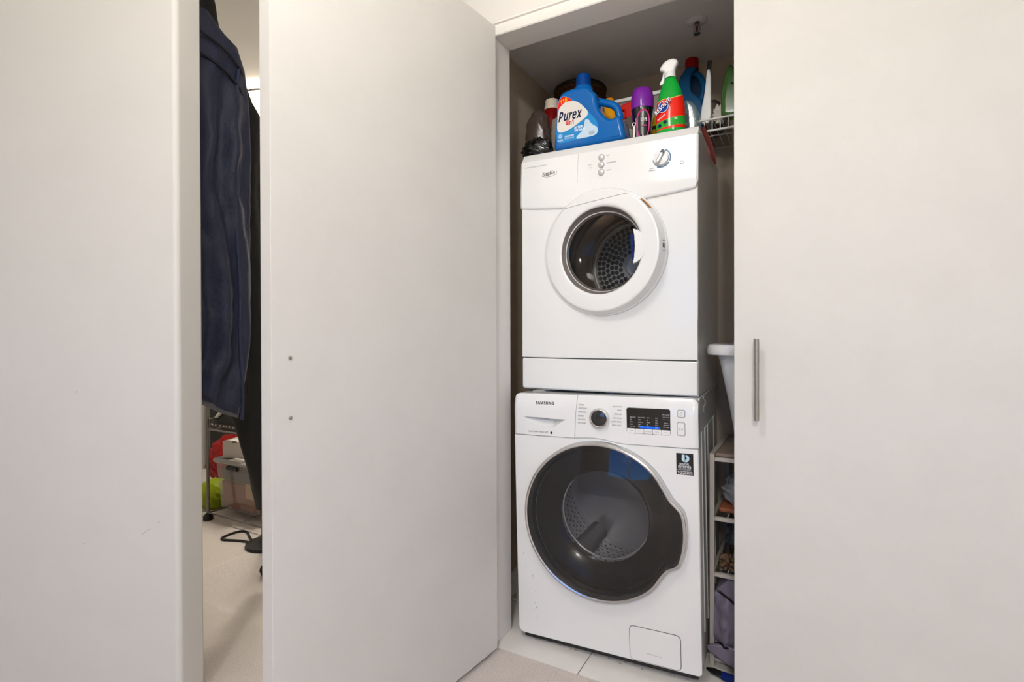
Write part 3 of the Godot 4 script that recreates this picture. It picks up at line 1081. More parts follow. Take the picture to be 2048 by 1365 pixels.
# ---------------------------------------------------------------- dryer
const DRY_AT := Vector3(0.0307, 0.8536, -0.1179)
const DRY_TURN := 1.8
const DRY_TOP := 0.832

func lint() -> void:
	var rng := RandomNumberGenerator.new()
	rng.seed = 12
	var m := MB.new()
	for i in 18:
		var t := rng.randf()
		var p := Vector3(0.06 + 0.56 * t, 0.0015, -0.077 - 0.030 * t + rng.randf_range(-0.003, 0.010))
		m.blob(p, Vector3(rng.randf_range(0.002, 0.007), rng.randf_range(0.0008, 0.0018), rng.randf_range(0.0015, 0.004)), 0.4, i, 2.0, 9, 6, 0.2)
	single(m, "lint", mat(Color(0.66, 0.63, 0.60), 0.95), "grey lint and dust lying along the gap under the washer's front edge", "lint").set_meta("kind", "stuff")

func on_dryer(u: float, d: float, v := 0.832) -> Vector3:
	return DRY_AT + Basis(Vector3.UP, deg_to_rad(DRY_TURN)) * Vector3(u, v, d)

func dryer() -> void:
	var o := thing("dryer", "white front-vented tumble dryer with a round porthole door, stacked on the washer", "dryer", DRY_AT, DRY_TURN)
	var c := Vector2(0.300, 0.464)
	var zero := func(_q: Vector2) -> float: return 0.0
	var m := MB.new()
	shell(m, 0.002, 0.598, 0.0, 0.8005, -0.52, -0.012)
	part(m, "cabinet", ENAMEL, o)
	# the top with its sloping front edge
	var tp := MB.new()
	var from := tp.t.size()
	var prof := PackedVector2Array([Vector2(-0.002, 0.8005), Vector2(-0.022, 0.829), Vector2(-0.027, 0.832), Vector2(-0.518, 0.832), Vector2(-0.52, 0.830), Vector2(-0.52, 0.8005)])
	tp.puff(prof, 0.001, 0.599, 0.002, true)
	tp.move(from, Transform3D(Basis(Vector3(0, 0, 1), Vector3(0, 1, 0), Vector3(1, 0, 0)), Vector3.ZERO))
	tp.fix(from)
	part(tp, "top_panel", ENAMEL, o)
	# front sheet with the door opening
	var pol := PackedVector2Array([Vector2(0.002, 0.1115), Vector2(0.598, 0.1115), Vector2(0.598, 0.66), Vector2(0.002, 0.66)])
	var fp := MB.new()
	fp.holed(pol, c, 0.135, zero, -0.03, 4, 0.02)
	part(fp, "front_panel", ENAMEL, o)
	var sk := MB.new()
	sk.puff(round_rect(0.003, 0.003, 0.597, 0.1085, 0.006), -0.03, -0.0005, 0.004, false)
	part(sk, "kick_panel", ENAMEL, o)
	# control panel: upright below, leaning back above a soft crease, lower edge a shallow sag
	var cf := func(s: float, t: float) -> Vector3:
		var x := 0.6 * s
		var k := (x - 0.3) / 0.3
		var yb := 0.617 + 0.020 * k * k + 0.016 * smoothstep(0.592, 0.6, x)
		var y := lerpf(yb, 0.7995, t)
		var z := 0.0075
		var l := smoothstep(0.690, 0.706, y)
		z -= l * 0.056 * maxf(0.0, y - 0.696)
		z += 0.0025 * smoothstep(0.704, 0.66, y) * smoothstep(0.05, 0.3, x)
		z -= 0.004 * pow(clampf((x - 0.594) / 0.006, 0.0, 1.0), 2.0) + 0.004 * pow(clampf((0.006 - x) / 0.006, 0.0, 1.0), 2.0)
		z -= 0.004 * pow(clampf((yb + 0.006 - y) / 0.006, 0.0, 1.0), 2.0)
		return Vector3(x, y, z)
	var cp := MB.new()
	cp.patch(100, 60, cf, -0.012)
	var cpn := part(cp, "control_panel", PANEL, o, "", 25.0)
	var gm := mat(Color(0.72, 0.72, 0.71), 0.5, 0.0, 0.0, "seam")
	var zt := func(y: float) -> float: return 0.0075 - 0.056 * maxf(0.0, y - 0.696)
	var lean := Basis(Vector3.RIGHT, deg_to_rad(-3.2))
	var vs := MB.new()
	vs.tube([Vector3(0.2135, 0.700, zt.call(0.700)), Vector3(0.216, 0.799, zt.call(0.799))], 0.0007, 6)
	part(vs, "seam", gm, cpn)
	# lettering
	text(cpn, "Inglis", 0.047, 0.0165, Vector3(0.1082, 0.7465, zt.call(0.7465) + 0.0004), INK, true, lean * Basis(Vector3(0, 0, 1), 0.09), 0.25, "lettering", true)
	var sw := MB.new()
	var arc := []
	for i in 15:
		var a := deg_to_rad(lerpf(200.0, 385.0, i / 14.0))
		var q := Vector2(0.110, 0.7475) + Vector2(cos(a) * 0.029, sin(a) * 0.012)
		arc.append(Vector3(q.x, q.y, zt.call(q.y) + 0.0002))
	sw.tube(arc, 0.0006, 5)
	part(sw, "swoosh", GREYINK, cpn)
	text(cpn, "AUTOMATIC DRYER  SUPER CAPACITY", 0.085, 0.0032, Vector3(0.060, 0.7787, zt.call(0.7787) + 0.0003), GREYINK, false, lean)
	for k in 3:
		var y: float = [0.7731, 0.7484, 0.7240][k]
		var bt := MB.new()
		bt.lathez([Vector2(0.0105, -0.002), Vector2(0.0105, 0.004), Vector2(0.009, 0.0062), Vector2(0.005, 0.0075), Vector2(0.0, 0.008)], 24, Vector3(0.2975, y, zt.call(y)), false)
		part(bt, "button", mat(Color(0.80, 0.80, 0.79), 0.25, 0.35, 0.0, "silver button"), o)
		text(cpn, ["START", "TEMPERATURE", "SIGNAL"][k], [0.012, 0.032, 0.017][k], 0.0034, Vector3([0.319, 0.3305, 0.323][k], y + 0.004, zt.call(y) + 0.0007), GREYINK, false, lean)
	for q in [[0.2735, 0.7545], [0.2735, 0.7445]]:
		var il := MB.new()
		il.lathez([Vector2(0.004, -0.001), Vector2(0.004, 0.001), Vector2(0.0, 0.0016)], 16, Vector3(q[0], q[1], zt.call(q[1])), false)
		part(il, "indicator", WHITE, o)
	text(cpn, "HIGH", 0.012, 0.003, Vector3(0.257, 0.7545, zt.call(0.7545) + 0.0003), GREYINK, false, lean)
	text(cpn, "LOW", 0.010, 0.003, Vector3(0.258, 0.7445, zt.call(0.7445) + 0.0003), GREYINK, false, lean)
	# dial with a grip bar, pointer and printed blue scale
	var dl := Node3D.new()
	dl.name = "dial"
	o.add_child(dl, true)
	dl.transform = Transform3D(lean, Vector3(0.4905, 0.7400, zt.call(0.74)))
	var dm := MB.new()
	dm.lathez([Vector2(0.0235, -0.002), Vector2(0.0235, 0.006), Vector2(0.0225, 0.010), Vector2(0.020, 0.0115), Vector2(0.0, 0.012)], 40, Vector3.ZERO, false)
	part(dm, "base", PANEL, dl)
	var gb := MB.new()
	from = gb.t.size()
	gb.puff(round_rect(-0.0052, -0.0215, 0.0052, 0.0225, 0.004), 0.008, 0.0225, 0.003, false)
	gb.move(from, Transform3D(Basis(Vector3(0, 0, 1), deg_to_rad(-28)), Vector3.ZERO))
	part(gb, "grip", mat(Color(0.74, 0.735, 0.72), 0.25, 0.3, 0.0, "grip"), dl)
	var pt := MB.new()
	from = pt.t.size()
	pt.puff(flat([-0.0055, 0.011, 0.0055, 0.011, 0.0045, 0.0205, 0.0, 0.0235, -0.0045, 0.0205]), 0.012, 0.0231, 0.001, false)
	pt.move(from, Transform3D(Basis(Vector3(0, 0, 1), deg_to_rad(-28)), Vector3.ZERO))
	part(pt, "pointer", mat(Color(0.16, 0.20, 0.30), 0.4), dl)
	var blue := mat(Color(0.36, 0.47, 0.60), 0.5, 0.0, 0.0, "scale")
	for q in [[-118.0, -32.0, 0.0250, 0.0300], [-24.0, 66.0, 0.0255, 0.0305], [-175.0, -122.0, 0.0250, 0.0268]]:
		var sa := MB.new()
		var pp := PackedVector2Array()
		for r in ring_pts(Vector2.ZERO, q[3], q[0], q[1], 16): pp.append(r)
		for r in ring_pts(Vector2.ZERO, q[2], q[1], q[0], 16): pp.append(r)
		sa.puff(pp, -0.001, 0.0005, 0.0, false, 1)
		part(sa, "scale", blue, dl)
	for k in 6:
		text(cpn, ["Wrinkle", "Normal", "Timed Dry", "Air Dry", "Off", "Automatic"][k], [0.015, 0.017, 0.017, 0.017, 0.012, 0.021][k], 0.0033, Vector3([0.532, 0.532, 0.531, 0.522, 0.462, 0.463][k], [0.7600, 0.7430, 0.7280, 0.7080, 0.7115, 0.7055][k], zt.call([0.7600, 0.7430, 0.7280, 0.7080, 0.7115, 0.7055][k]) + 0.0009), GREYINK, false, lean)
	var sy := MB.new()
	sy.torusz([Vector2(0.0040, -0.0005), Vector2(0.0060, -0.0005), Vector2(0.0060, 0.0006), Vector2(0.0040, 0.0006)], 28, Vector3(0.5526, 0.718, zt.call(0.718)))
	sy.box(Vector3(0.5528, 0.7185, zt.call(0.718)), Vector3(0.0012, 0.006, 0.0012))
	part(sy, "symbol", mat(Color(0.22, 0.30, 0.33), 0.5), o)
	# door: a white ring round the porthole, wedge-shaped: flush at its hinge side, standing out at the grip side
	var dn := folder("door", o)
	var lift := func(m2: MB) -> void:        # fractions of the local height become heights
		for i in m2.t.size():
			var v := m2.t[i]
			if v.z > 0.0: m2.t[i].z = v.z * (0.0385 + 0.160 * (v.x - c.x))
	var rg := MB.new()
	rg.lathez([Vector2(0.130, -0.004), Vector2(0.2115, -0.002), Vector2(0.2115, 0.10), Vector2(0.2100, 0.20), Vector2(0.2065, 0.24), Vector2(0.1985, 0.90), Vector2(0.1970, 0.955), Vector2(0.1940, 0.985), Vector2(0.189, 1.0), Vector2(0.157, 1.0), Vector2(0.150, 0.985), Vector2(0.1455, 0.95), Vector2(0.1425, 0.88), Vector2(0.1410, 0.78)], 120, Vector3(c.x, c.y, 0), false)
	lift.call(rg)
	part(rg, "ring", PANEL, dn)
	var rc := MB.new()
	rc.lathez([Vector2(0.1417, 0.82), Vector2(0.1375, 0.40), Vector2(0.1315, -0.006), Vector2(0.129, -0.012), Vector2(0.126, -0.014)], 96, Vector3(c.x, c.y + 0.001, 0), false)
	lift.call(rc)
	part(rc, "porthole_cone", mat(Color(0.56, 0.53, 0.505), 0.3, 0.2, 0.0, "cone"), dn)
	var lipm := MB.new()
	lipm.torusz([Vector2(0.126, -0.018), Vector2(0.1315, -0.011), Vector2(0.1300, -0.009), Vector2(0.1235, -0.013)], 96, Vector3(c.x, c.y + 0.001, 0))
	part(lipm, "glass_rim", mat(Color(0.35, 0.34, 0.33), 0.2, 0.8), dn)
	var dull_pane := pane(Color(0.5, 0.5, 0.5), 0.04)
	dull_pane.metallic_specular = 0.22
	var gl := MB.new()
	gl.lathez([Vector2(0.126, -0.010), Vector2(0.120, -0.020), Vector2(0.105, -0.032), Vector2(0.07, -0.040), Vector2(0.03, -0.042), Vector2(0.0, -0.042)], 72, Vector3(c.x + 0.002, c.y + 0.002, 0), false)
	part(gl, "glass", dull_pane, dn, "clear glass bowl", 60.0)
	# grip cover over the right of the porthole, a strip of blue film at its edge
	var fl := MB.new()
	var fpz := PackedVector2Array()
	for q in ring_pts(Vector2(0.4035, 0.4655), 0.0545, 78, -78, 22): fpz.append(q)
	for q in [Vector2(0.4185, 0.43), Vector2(0.4212, 0.4655), Vector2(0.4190, 0.50)]: fpz.append(q)
	fl.puff(fpz, 0.70, 1.012, 0.0006, true, 1)
	lift.call(fl)
	part(fl, "grip_cover", PANEL, dn)
	var bf := MB.new()
	bf.puff(flat([0.4005, 0.507, 0.4105, 0.507, 0.4105, 0.4655, 0.4105, 0.426, 0.4045, 0.426, 0.4005, 0.4655]), 0.027, 0.031, 0.0005, false, 1)
	part(bf, "blue_film", mat(Color(0.07, 0.17, 0.42), 0.25, 0.0, 0.0, "film"), dn)
	# seam that runs on across the door, catch, orange label on the side of the ring
	var se := MB.new()
	se.tube([Vector3(0.168, 0.6145, 1.0), Vector3(0.22, 0.6205, 1.003), Vector3(0.30, 0.6265, 1.003), Vector3(0.36, 0.631, 1.003), Vector3(0.397, 0.633, 0.995)].map(func(q: Vector3) -> Vector3: return Vector3(q.x, q.y, q.z * (0.0385 + 0.160 * (q.x - c.x)))), 0.0007, 6)
	part(se, "seam", mat(Color(0.5, 0.5, 0.49), 0.6), dn)
	var ca := MB.new()
	ca.box(Vector3(c.x + 0.2035, c.y + 0.0, 0.034), Vector3(0.005, 0.014, 0.012), 0.001)
	part(ca, "catch", BLACK, dn)
	for y in [0.016, -0.016]:
		var scr := MB.new()
		scr.lathez([Vector2(0.0, 0.003), Vector2(0.0022, 0.002), Vector2(0.0022, -0.002)], 10, Vector3(0, 0, 0), false)
		scr.move(0, Transform3D(Basis(Vector3.UP, PI / 2), Vector3(c.x + 0.2030, c.y + y, 0.034)))
		part(scr, "catch_screw", mat(Color(0.3, 0.28, 0.26), 0.4, 0.8), dn)
	var ol := MB.new()
	var la := []
	for z in [0.024, 0.050]:
		var row := PackedVector3Array()
		for i in 7:
			var a := deg_to_rad(lerpf(48.0, 36.0, i / 6.0))
			var r := lerpf(0.2046, 0.2010, (z - 0.024) / 0.026) + 0.0009
			row.append(Vector3(c.x + cos(a) * r, c.y + sin(a) * r, z))
		la.append(row)
	ol.loft(la, false, false, false)
	part(ol, "warning_label", mat(Color(0.85, 0.58, 0.27), 0.5), dn, "orange warning label")
	# drum
	var dk := folder("drum", o)
	var du := MB.new()
	var pr := [Vector2(0.140, -0.034), Vector2(0.20, -0.036)]
	for k in 23:
		var z := -0.05 - 0.0165 * k
		pr.append(Vector2(0.262 - [0.0, 0.010, 0.013, 0.006][k % 4], z))
	for q in [[0.225, -0.438], [0.215, -0.446], [0.205, -0.440], [0.197, -0.440], [0.190, -0.450], [0.178, -0.452]]: pr.append(Vector2(q[0], q[1]))
	du.lathez(pr, 80, Vector3(0.3, 0.465, 0), false)
	part(du, "drum_shell", mat(Color(0.60, 0.545, 0.495), 0.22, 0.75, 0.0, "dryer drum"), dk)
	var bp := MB.new()
	bp.lathez([Vector2(0.184, -0.452), Vector2(0.180, -0.445), Vector2(0.174, -0.446), Vector2(0.171, -0.450), Vector2(0.045, -0.450), Vector2(0.042, -0.445), Vector2(0.038, -0.445), Vector2(0.0, -0.450)], 64, Vector3(0.3, 0.465, 0), false)
	part(bp, "back_plate", mat(Color(0.66, 0.65, 0.64), 0.42, 0.5, 0.0, "plate"), dk)
	var hl := MB.new()
	var r := 0.159
	var row := 0
	while r > 0.05:
		var n := int(TAU * r / 0.0205)
		for i in n:
			var a := TAU * (i + 0.5 * (row % 2)) / n
			var p := Vector3(0.3 + cos(a) * r, 0.465 + sin(a) * r, -0.4490)
			for q in 7:
				var a0 := TAU * q / 7
				var a1 := TAU * (q + 1) / 7
				hl.tri(p, p + Vector3(cos(a1), sin(a1), 0) * 0.0094, p + Vector3(cos(a0), sin(a0), 0) * 0.0094)
		r -= 0.0182
		row += 1
	part(hl, "vent_hole", mat(Color(0.06, 0.055, 0.05), 0.7), dk).set_meta("kind", "stuff")
	# feet
	for q in [[0.07, -0.07], [0.305, -0.07], [0.53, -0.07], [0.07, -0.48], [0.53, -0.48]]:
		var ft := MB.new()
		var wl: float = 0.0157 * q[0] - 0.0119
		ft.box(Vector3(q[0], (0.004 + wl) / 2, q[1]), Vector3(0.028, 0.004 - wl, 0.03), 0.002)
		part(ft, "foot", WHITE, o)

# ---------------------------------------------------------------- things standing on the dryer
func dryer_top() -> void:
	jug()
	scent_bottle()
	stain_spray()
	var rng := RandomNumberGenerator.new()
	# spray bottle with red trigger, half hidden behind the jug
	var o := thing("spray_bottle", "grey spray bottle with red trigger head standing behind the blue detergent jug", "spray bottle", on_dryer(0.335, -0.21), DRY_TURN)
	var m := MB.new()
	m.lathe([Vector2(0.0, 0.0), Vector2(0.031, 0.0), Vector2(0.034, 0.005), Vector2(0.034, 0.085), Vector2(0.028, 0.112), Vector2(0.016, 0.132), Vector2(0.013, 0.140), Vector2(0.0, 0.140)], 28, Vector3.ZERO, 1, 1, false)
	part(m, "body", mat(Color(0.42, 0.38, 0.36), 0.2), o)
	m = MB.new()
	m.lathe([Vector2(0.0348, 0.02), Vector2(0.0348, 0.038)], 28, Vector3.ZERO, 1, 1, false)
	part(m, "red_band", mat(Color(0.55, 0.10, 0.08), 0.3), o)
	m = MB.new()
	m.lathe([Vector2(0.0348, 0.052), Vector2(0.0348, 0.088)], 28, Vector3.ZERO, 1, 1, false)
	part(m, "pale_label", mat(Color(0.62, 0.58, 0.55), 0.4), o)
	var red := mat(Color(0.78, 0.07, 0.045), 0.3)
	m = MB.new()
	m.puff(flat([-0.016, 0.138, 0.016, 0.138, 0.017, 0.155, 0.022, 0.170, 0.020, 0.186, 0.004, 0.196, -0.020, 0.192, -0.038, 0.184, -0.038, 0.172, -0.018, 0.168]), -0.012, 0.012, 0.005)
	part(m, "trigger_head", red, o)
	m = MB.new()
	m.puff(flat([-0.022, 0.172, -0.014, 0.170, -0.014, 0.155, -0.020, 0.138, -0.026, 0.128, -0.029, 0.131, -0.024, 0.146]), -0.005, 0.005, 0.002)
	part(m, "trigger", red, o)
	# big yellow bottle seen through the jug's handle
	o = thing("bottle", "golden yellow bottle seen through the handle of the blue jug", "bottle", on_dryer(0.252, -0.235), DRY_TURN)
	m = MB.new()
	m.lathe([Vector2(0.0, 0.0), Vector2(0.040, 0.0), Vector2(0.044, 0.006), Vector2(0.045, 0.10), Vector2(0.044, 0.165), Vector2(0.036, 0.195), Vector2(0.020, 0.212), Vector2(0.015, 0.216), Vector2(0.0, 0.216)], 30, Vector3.ZERO, 1, 0.8, false)
	part(m, "body", mat(Color(0.87, 0.60, 0.05), 0.3), o)
	m = MB.new()
	m.lathe([Vector2(0.017, 0.212), Vector2(0.017, 0.232), Vector2(0.015, 0.235), Vector2(0.0, 0.235)], 20, Vector3.ZERO, 1, 1, false)
	part(m, "cap", mat(Color(0.80, 0.52, 0.04), 0.35), o)
	# little yellow bottle between the purple bottle and the red and green spray
	o = thing("bottle", "small yellow bottle with white cap squeezed between purple bottle and green spray bottle", "bottle", on_dryer(0.442, -0.17), DRY_TURN)
	m = MB.new()
	m.lathe([Vector2(0.0, 0.0), Vector2(0.017, 0.0), Vector2(0.019, 0.004), Vector2(0.019, 0.085), Vector2(0.015, 0.105), Vector2(0.010, 0.115), Vector2(0.0, 0.115)], 20, Vector3.ZERO, 1, 1, false)
	part(m, "body", mat(Color(0.83, 0.66, 0.06), 0.3), o)
	m = MB.new()
	m.lathe([Vector2(0.0194, 0.062), Vector2(0.0194, 0.074)], 20, Vector3.ZERO, 1, 1, false)
	part(m, "dark_band", mat(Color(0.15, 0.12, 0.05), 0.4), o)
	m = MB.new()
	m.lathe([Vector2(0.012, 0.112), Vector2(0.012, 0.135), Vector2(0.010, 0.140), Vector2(0.0, 0.140)], 16, Vector3.ZERO, 1, 1, false)
	part(m, "cap", mat(Color(0.82, 0.83, 0.84), 0.35), o)
	# clothes pegs or keys: a small hanging silver clip before the purple bottle
	m = MB.new()
	m.torusz([Vector2(0.0042, -0.001), Vector2(0.0064, -0.001), Vector2(0.0064, 0.001), Vector2(0.0042, 0.001)], 20, Vector3(0, 0.050, 0))
	m.puff(flat([-0.003, 0.045, 0.003, 0.045, 0.0045, 0.022, 0.002, 0.0, -0.004, 0.0, -0.002, 0.022]), -0.001, 0.001, 0.0, false, 1)
	single(m, "metal_clip", mat(Color(0.75, 0.72, 0.70), 0.3, 0.7), "small silver ring and clip leaning against the purple bottle", "clip", "", on_dryer(0.3915, -0.048))
	# clear plastic pouch with dark speckled contents
	o = thing("plastic_pouch", "clear plastic pouch with grey speckled contents right of the green spray bottle", "pouch", on_dryer(0.5625, -0.13), DRY_TURN)
	m = MB.new()
	m.puff(smooth(flat([-0.026, 0.0, 0.022, 0.0, 0.023, 0.06, 0.020, 0.088, 0.006, 0.112, -0.010, 0.126, -0.024, 0.126, -0.026, 0.07]), true, 1), -0.02, 0.02, 0.012)
	part(m, "film", pane(Color(0.55, 0.62, 0.62), 0.35, 0.12), o)
	m = MB.new()
	rng.seed = 5
	for i in 44:
		var p := Vector3(rng.randf_range(-0.022, 0.004), rng.randf_range(0.004, 0.095), rng.randf_range(-0.008, 0.010))
		m.blob(p, Vector3(0.0045, 0.0055, 0.004) * rng.randf_range(0.6, 1.2), 0.3, i, 1.5, 7, 5, 0.0)
	part(m, "speckled_contents", mat(Color(0.17, 0.21, 0.24), 0.5), o).set_meta("kind", "stuff")
	m = MB.new()
	m.puff(smooth(flat([-0.022, 0.002, 0.019, 0.002, 0.020, 0.05, -0.004, 0.075, -0.020, 0.07]), true, 1), -0.012, -0.004, 0.003)
	part(m, "grey_filling", mat(Color(0.42, 0.43, 0.42), 0.6), o)
	# at the left: bottle with a white cap in a dull bag, a pale carton, dark crumpled plastic
	o = thing("bottle", "red bottle with white screw cap rising from a dull clear bag at the far left", "bottle", on_dryer(0.030, -0.21), DRY_TURN)
	m = MB.new()
	m.lathe([Vector2(0.0, 0.0), Vector2(0.036, 0.0), Vector2(0.040, 0.006), Vector2(0.040, 0.15), Vector2(0.037, 0.19), Vector2(0.030, 0.225), Vector2(0.027, 0.232), Vector2(0.0, 0.232)], 30, Vector3.ZERO, 1, 1, false)
	part(m, "body", mat(Color(0.42, 0.035, 0.03), 0.3), o)
	m = MB.new()
	m.lathe([Vector2(0.0405, 0.05), Vector2(0.0405, 0.13)], 30, Vector3.ZERO, 1, 1, false)
	part(m, "label", mat(Color(0.55, 0.50, 0.45), 0.5), o)
	m = MB.new()
	m.lathe([Vector2(0.029, 0.225), Vector2(0.0295, 0.238), Vector2(0.0265, 0.242), Vector2(0.0262, 0.262), Vector2(0.024, 0.266), Vector2(0.0, 0.266)], 26, Vector3.ZERO, 1, 1, false)
	part(m, "cap", mat(Color(0.80, 0.75, 0.68), 0.45), o)
	m = MB.new()
	m.blob(Vector3(0, 0.095, 0), Vector3(0.050, 0.112, 0.034), 0.10, 11, 1.3, 44, 34, 0.1)
	single(m, "plastic_bag", crumple(Color(0.29, 0.235, 0.21), 0.25, 0.78), "dull clear crumpled plastic bag round the lower part of the white capped bottle", "plastic bag", "", on_dryer(0.004, -0.135))
	m = MB.new()
	m.blob(Vector3(0, 0.034, 0), Vector3(0.060, 0.040, 0.036), 0.12, 23, 1.6, 60, 40, 0.05)
	single(m, "plastic_bag", mat(Color(0.035, 0.038, 0.035), 0.16, 0.0, 0.4, "bin bag"), "black shiny crumpled plastic bag at the dryer's front left corner", "plastic bag", "", on_dryer(0.030, -0.075))
	m = MB.new()
	m.puff(flat([-0.016, 0.0, 0.016, 0.0, 0.017, 0.165, 0.006, 0.172, -0.015, 0.165]), -0.016, 0.016, 0.003)
	single(m, "carton", mat(Color(0.50, 0.46, 0.41), 0.55), "narrow pale carton standing just left of the blue jug", "carton", "", on_dryer(0.072, -0.165))

func crumple(c: Color, rough: float, alpha := 1.0) -> StandardMaterial3D:
	var m := StandardMaterial3D.new()
	m.albedo_color = Color(c, alpha)
	m.roughness = rough
	if alpha < 1.0:
		m.transparency = BaseMaterial3D.TRANSPARENCY_ALPHA
		m.cull_mode = BaseMaterial3D.CULL_DISABLED
	return m

func jug() -> void:
	var o := thing("detergent_jug", "big blue detergent jug with looped handle and white label, on the dryer", "detergent jug", on_dryer(0.2365, -0.035), DRY_TURN)
	var blue := mat(Color(0.0, 0.37, 0.67), 0.2, 0.0, 0.4, "jug blue")
	var pol := flat([-0.112, 0.004, -0.120, 0.006, -0.126, 0.014, -0.1265, 0.024, -0.1215, 0.079, -0.1165, 0.131, -0.1105, 0.180, -0.1060, 0.193, -0.096, 0.203, -0.080, 0.2085, -0.062, 0.211, -0.034, 0.212, -0.006, 0.210, 0.006, 0.200, 0.0156, 0.188, 0.026, 0.178, 0.0290, 0.165, 0.0300, 0.149, 0.033, 0.134, 0.041, 0.115, 0.054, 0.098, 0.066, 0.086, 0.076, 0.081, 0.086, 0.083, 0.098, 0.088, 0.1115, 0.086, 0.116, 0.074, 0.1225, 0.043, 0.1265, 0.018, 0.126, 0.010, 0.120, 0.004])
	var m := MB.new()
	m.puff(smooth(pol, true, 1), -0.105, 0.0, 0.014, true, 5)
	part(m, "body", blue, o, "", 50.0)
	m = MB.new()
	m.tube(smooth3([Vector3(0.004, 0.178, -0.052), Vector3(0.024, 0.166, -0.052), Vector3(0.047, 0.1575, -0.052), Vector3(0.073, 0.146, -0.052), Vector3(0.0885, 0.131, -0.052), Vector3(0.094, 0.112, -0.052), Vector3(0.0985, 0.09, -0.052), Vector3(0.1005, 0.065, -0.052)]), 0.0128, 18)
	part(m, "handle", blue, o, "", 50.0)
	var cap := mat(Color(0.0, 0.23, 0.52), 0.28, 0.0, 0.2, "jug cap")
	m = MB.new()
	m.lathe([Vector2(0.0325, 0.204), Vector2(0.0325, 0.221), Vector2(0.0295, 0.2265), Vector2(0.0275, 0.228)], 40, Vector3(-0.0335, 0, -0.052), 1, 1, false)
	part(m, "neck", blue, o)
	m = MB.new()
	var pr := []
	var n := 72
	var rings := []
	for q in [[0.0272, 0.227], [0.0280, 0.229], [0.0262, 0.231], [0.0250, 0.262], [0.0238, 0.268], [0.0215, 0.2695], [0.0205, 0.265], [0.0, 0.265]]:
		var ring := PackedVector3Array()
		for i in n:
			var a := TAU * i / n
			var r: float = q[0] + (0.0005 if i % 2 == 0 and q[1] > 0.23 and q[1] < 0.2651 and q[0] > 0.02 else 0.0)
			ring.append(Vector3(-0.0335 + cos(a) * r, q[1], -0.052 + sin(a) * r))
		rings.append(ring)
	m.loft(rings, true, false)
	m.fix(0)
	part(m, "cap", cap, o, "ribbed dark blue cap")
	# label, layer over layer
	var lb := folder("label", o)
	var f := func(a: Array, z: float, c: Color, name_: String) -> void:
		var q := MB.new()
		q.puff(smooth(flat(a), true, 2), z - 0.0006, z, 0.0, false, 1)
		part(q, name_, mat(c, 0.25, 0.0, 0.3, "label"), lb)
	f.call([-0.1095, 0.176, -0.090, 0.1945, -0.048, 0.1675, -0.019, 0.1445, 0.008, 0.110, 0.0305, 0.086, 0.039, 0.057, 0.035, 0.0305, -0.050, 0.0295, -0.090, 0.0255, -0.1125, 0.030, -0.1145, 0.066, -0.112, 0.128], 0.0006, Color(0.10, 0.52, 0.78), "blue_field")
	f.call([-0.108, 0.172, -0.090, 0.1925, -0.048, 0.166, -0.078, 0.166, -0.098, 0.154, -0.1075, 0.140], 0.0010, Color(0.86, 0.13, 0.05), "red_flash")
	f.call([-0.098, 0.155, -0.080, 0.168, -0.042, 0.1635, -0.018, 0.1435, 0.0085, 0.110, -0.030, 0.086, -0.066, 0.0685, -0.100, 0.062, -0.1125, 0.072, -0.1105, 0.110, -0.106, 0.145], 0.0012, Color(0.86, 0.84, 0.81), "white_field")
	f.call([-0.010, 0.093, -0.001, 0.092, 0.006, 0.088, 0.010, 0.078, 0.024, 0.066, 0.036, 0.058, 0.034, 0.034, -0.006, 0.031, -0.044, 0.031, -0.036, 0.044, -0.020, 0.054, -0.012, 0.074], 0.0012, Color(0.74, 0.82, 0.88), "pale_bloom")
	f.call([0.004, 0.050, 0.024, 0.052, 0.026, 0.038, 0.004, 0.036], 0.0015, Color(0.60, 0.68, 0.74), "grey_patch")
	var navy := mat(Color(0.03, 0.06, 0.24), 0.35, 0.0, 0.0, "navy print")
	var z := 0.0016
	var tilt := Basis(Vector3(0, 0, 1), 0.03)
	text(o, "Purex", 0.083, 0.034, Vector3(-0.0625, 0.1185, z), navy, true, tilt, 0.22)
	text(o, "4in1", 0.030, 0.0175, Vector3(-0.0655, 0.0935, z), mat(Color(0.80, 0.10, 0.05), 0.35, 0.0, 0.0, "red print"), true, tilt)
	text(o, "110", 0.026, 0.0155, Vector3(-0.087, 0.1715, 0.0015), mat(Color(0.95, 0.72, 0.08), 0.35, 0.0, 0.0, "yellow print"), true, Basis(Vector3(0, 0, 1), 0.25), 0.2)
	var wp := mat(Color(0.90, 0.93, 0.95), 0.35, 0.0, 0.0, "white print")
	text(o, "AFTER", 0.030, 0.0080, Vector3(-0.0330, 0.0715, 0.0013), wp, true, Basis(), 0.15)
	text(o, "THE RAIN", 0.038, 0.0080, Vector3(-0.0290, 0.0618, 0.0013), wp, true, Basis(), 0.15)
	text(o, "4.43 L", 0.021, 0.0062, Vector3(-0.1000, 0.0365, 0.0011), wp, true)
	text(o, "LAUNDRY", 0.034, 0.0058, Vector3(-0.0660, 0.0470, 0.0011), wp, true)
	text(o, "DETERGENT", 0.034, 0.0042, Vector3(-0.0660, 0.0395, 0.0011), wp)
	m = MB.new()
	m.lathez([Vector2(0.0, 0.0012), Vector2(0.0078, 0.0012), Vector2(0.0078, 0.0003)], 20, Vector3(-0.1000, 0.0505, 0), false)
	part(m, "round_mark", mat(Color(0.55, 0.72, 0.86), 0.35), o)

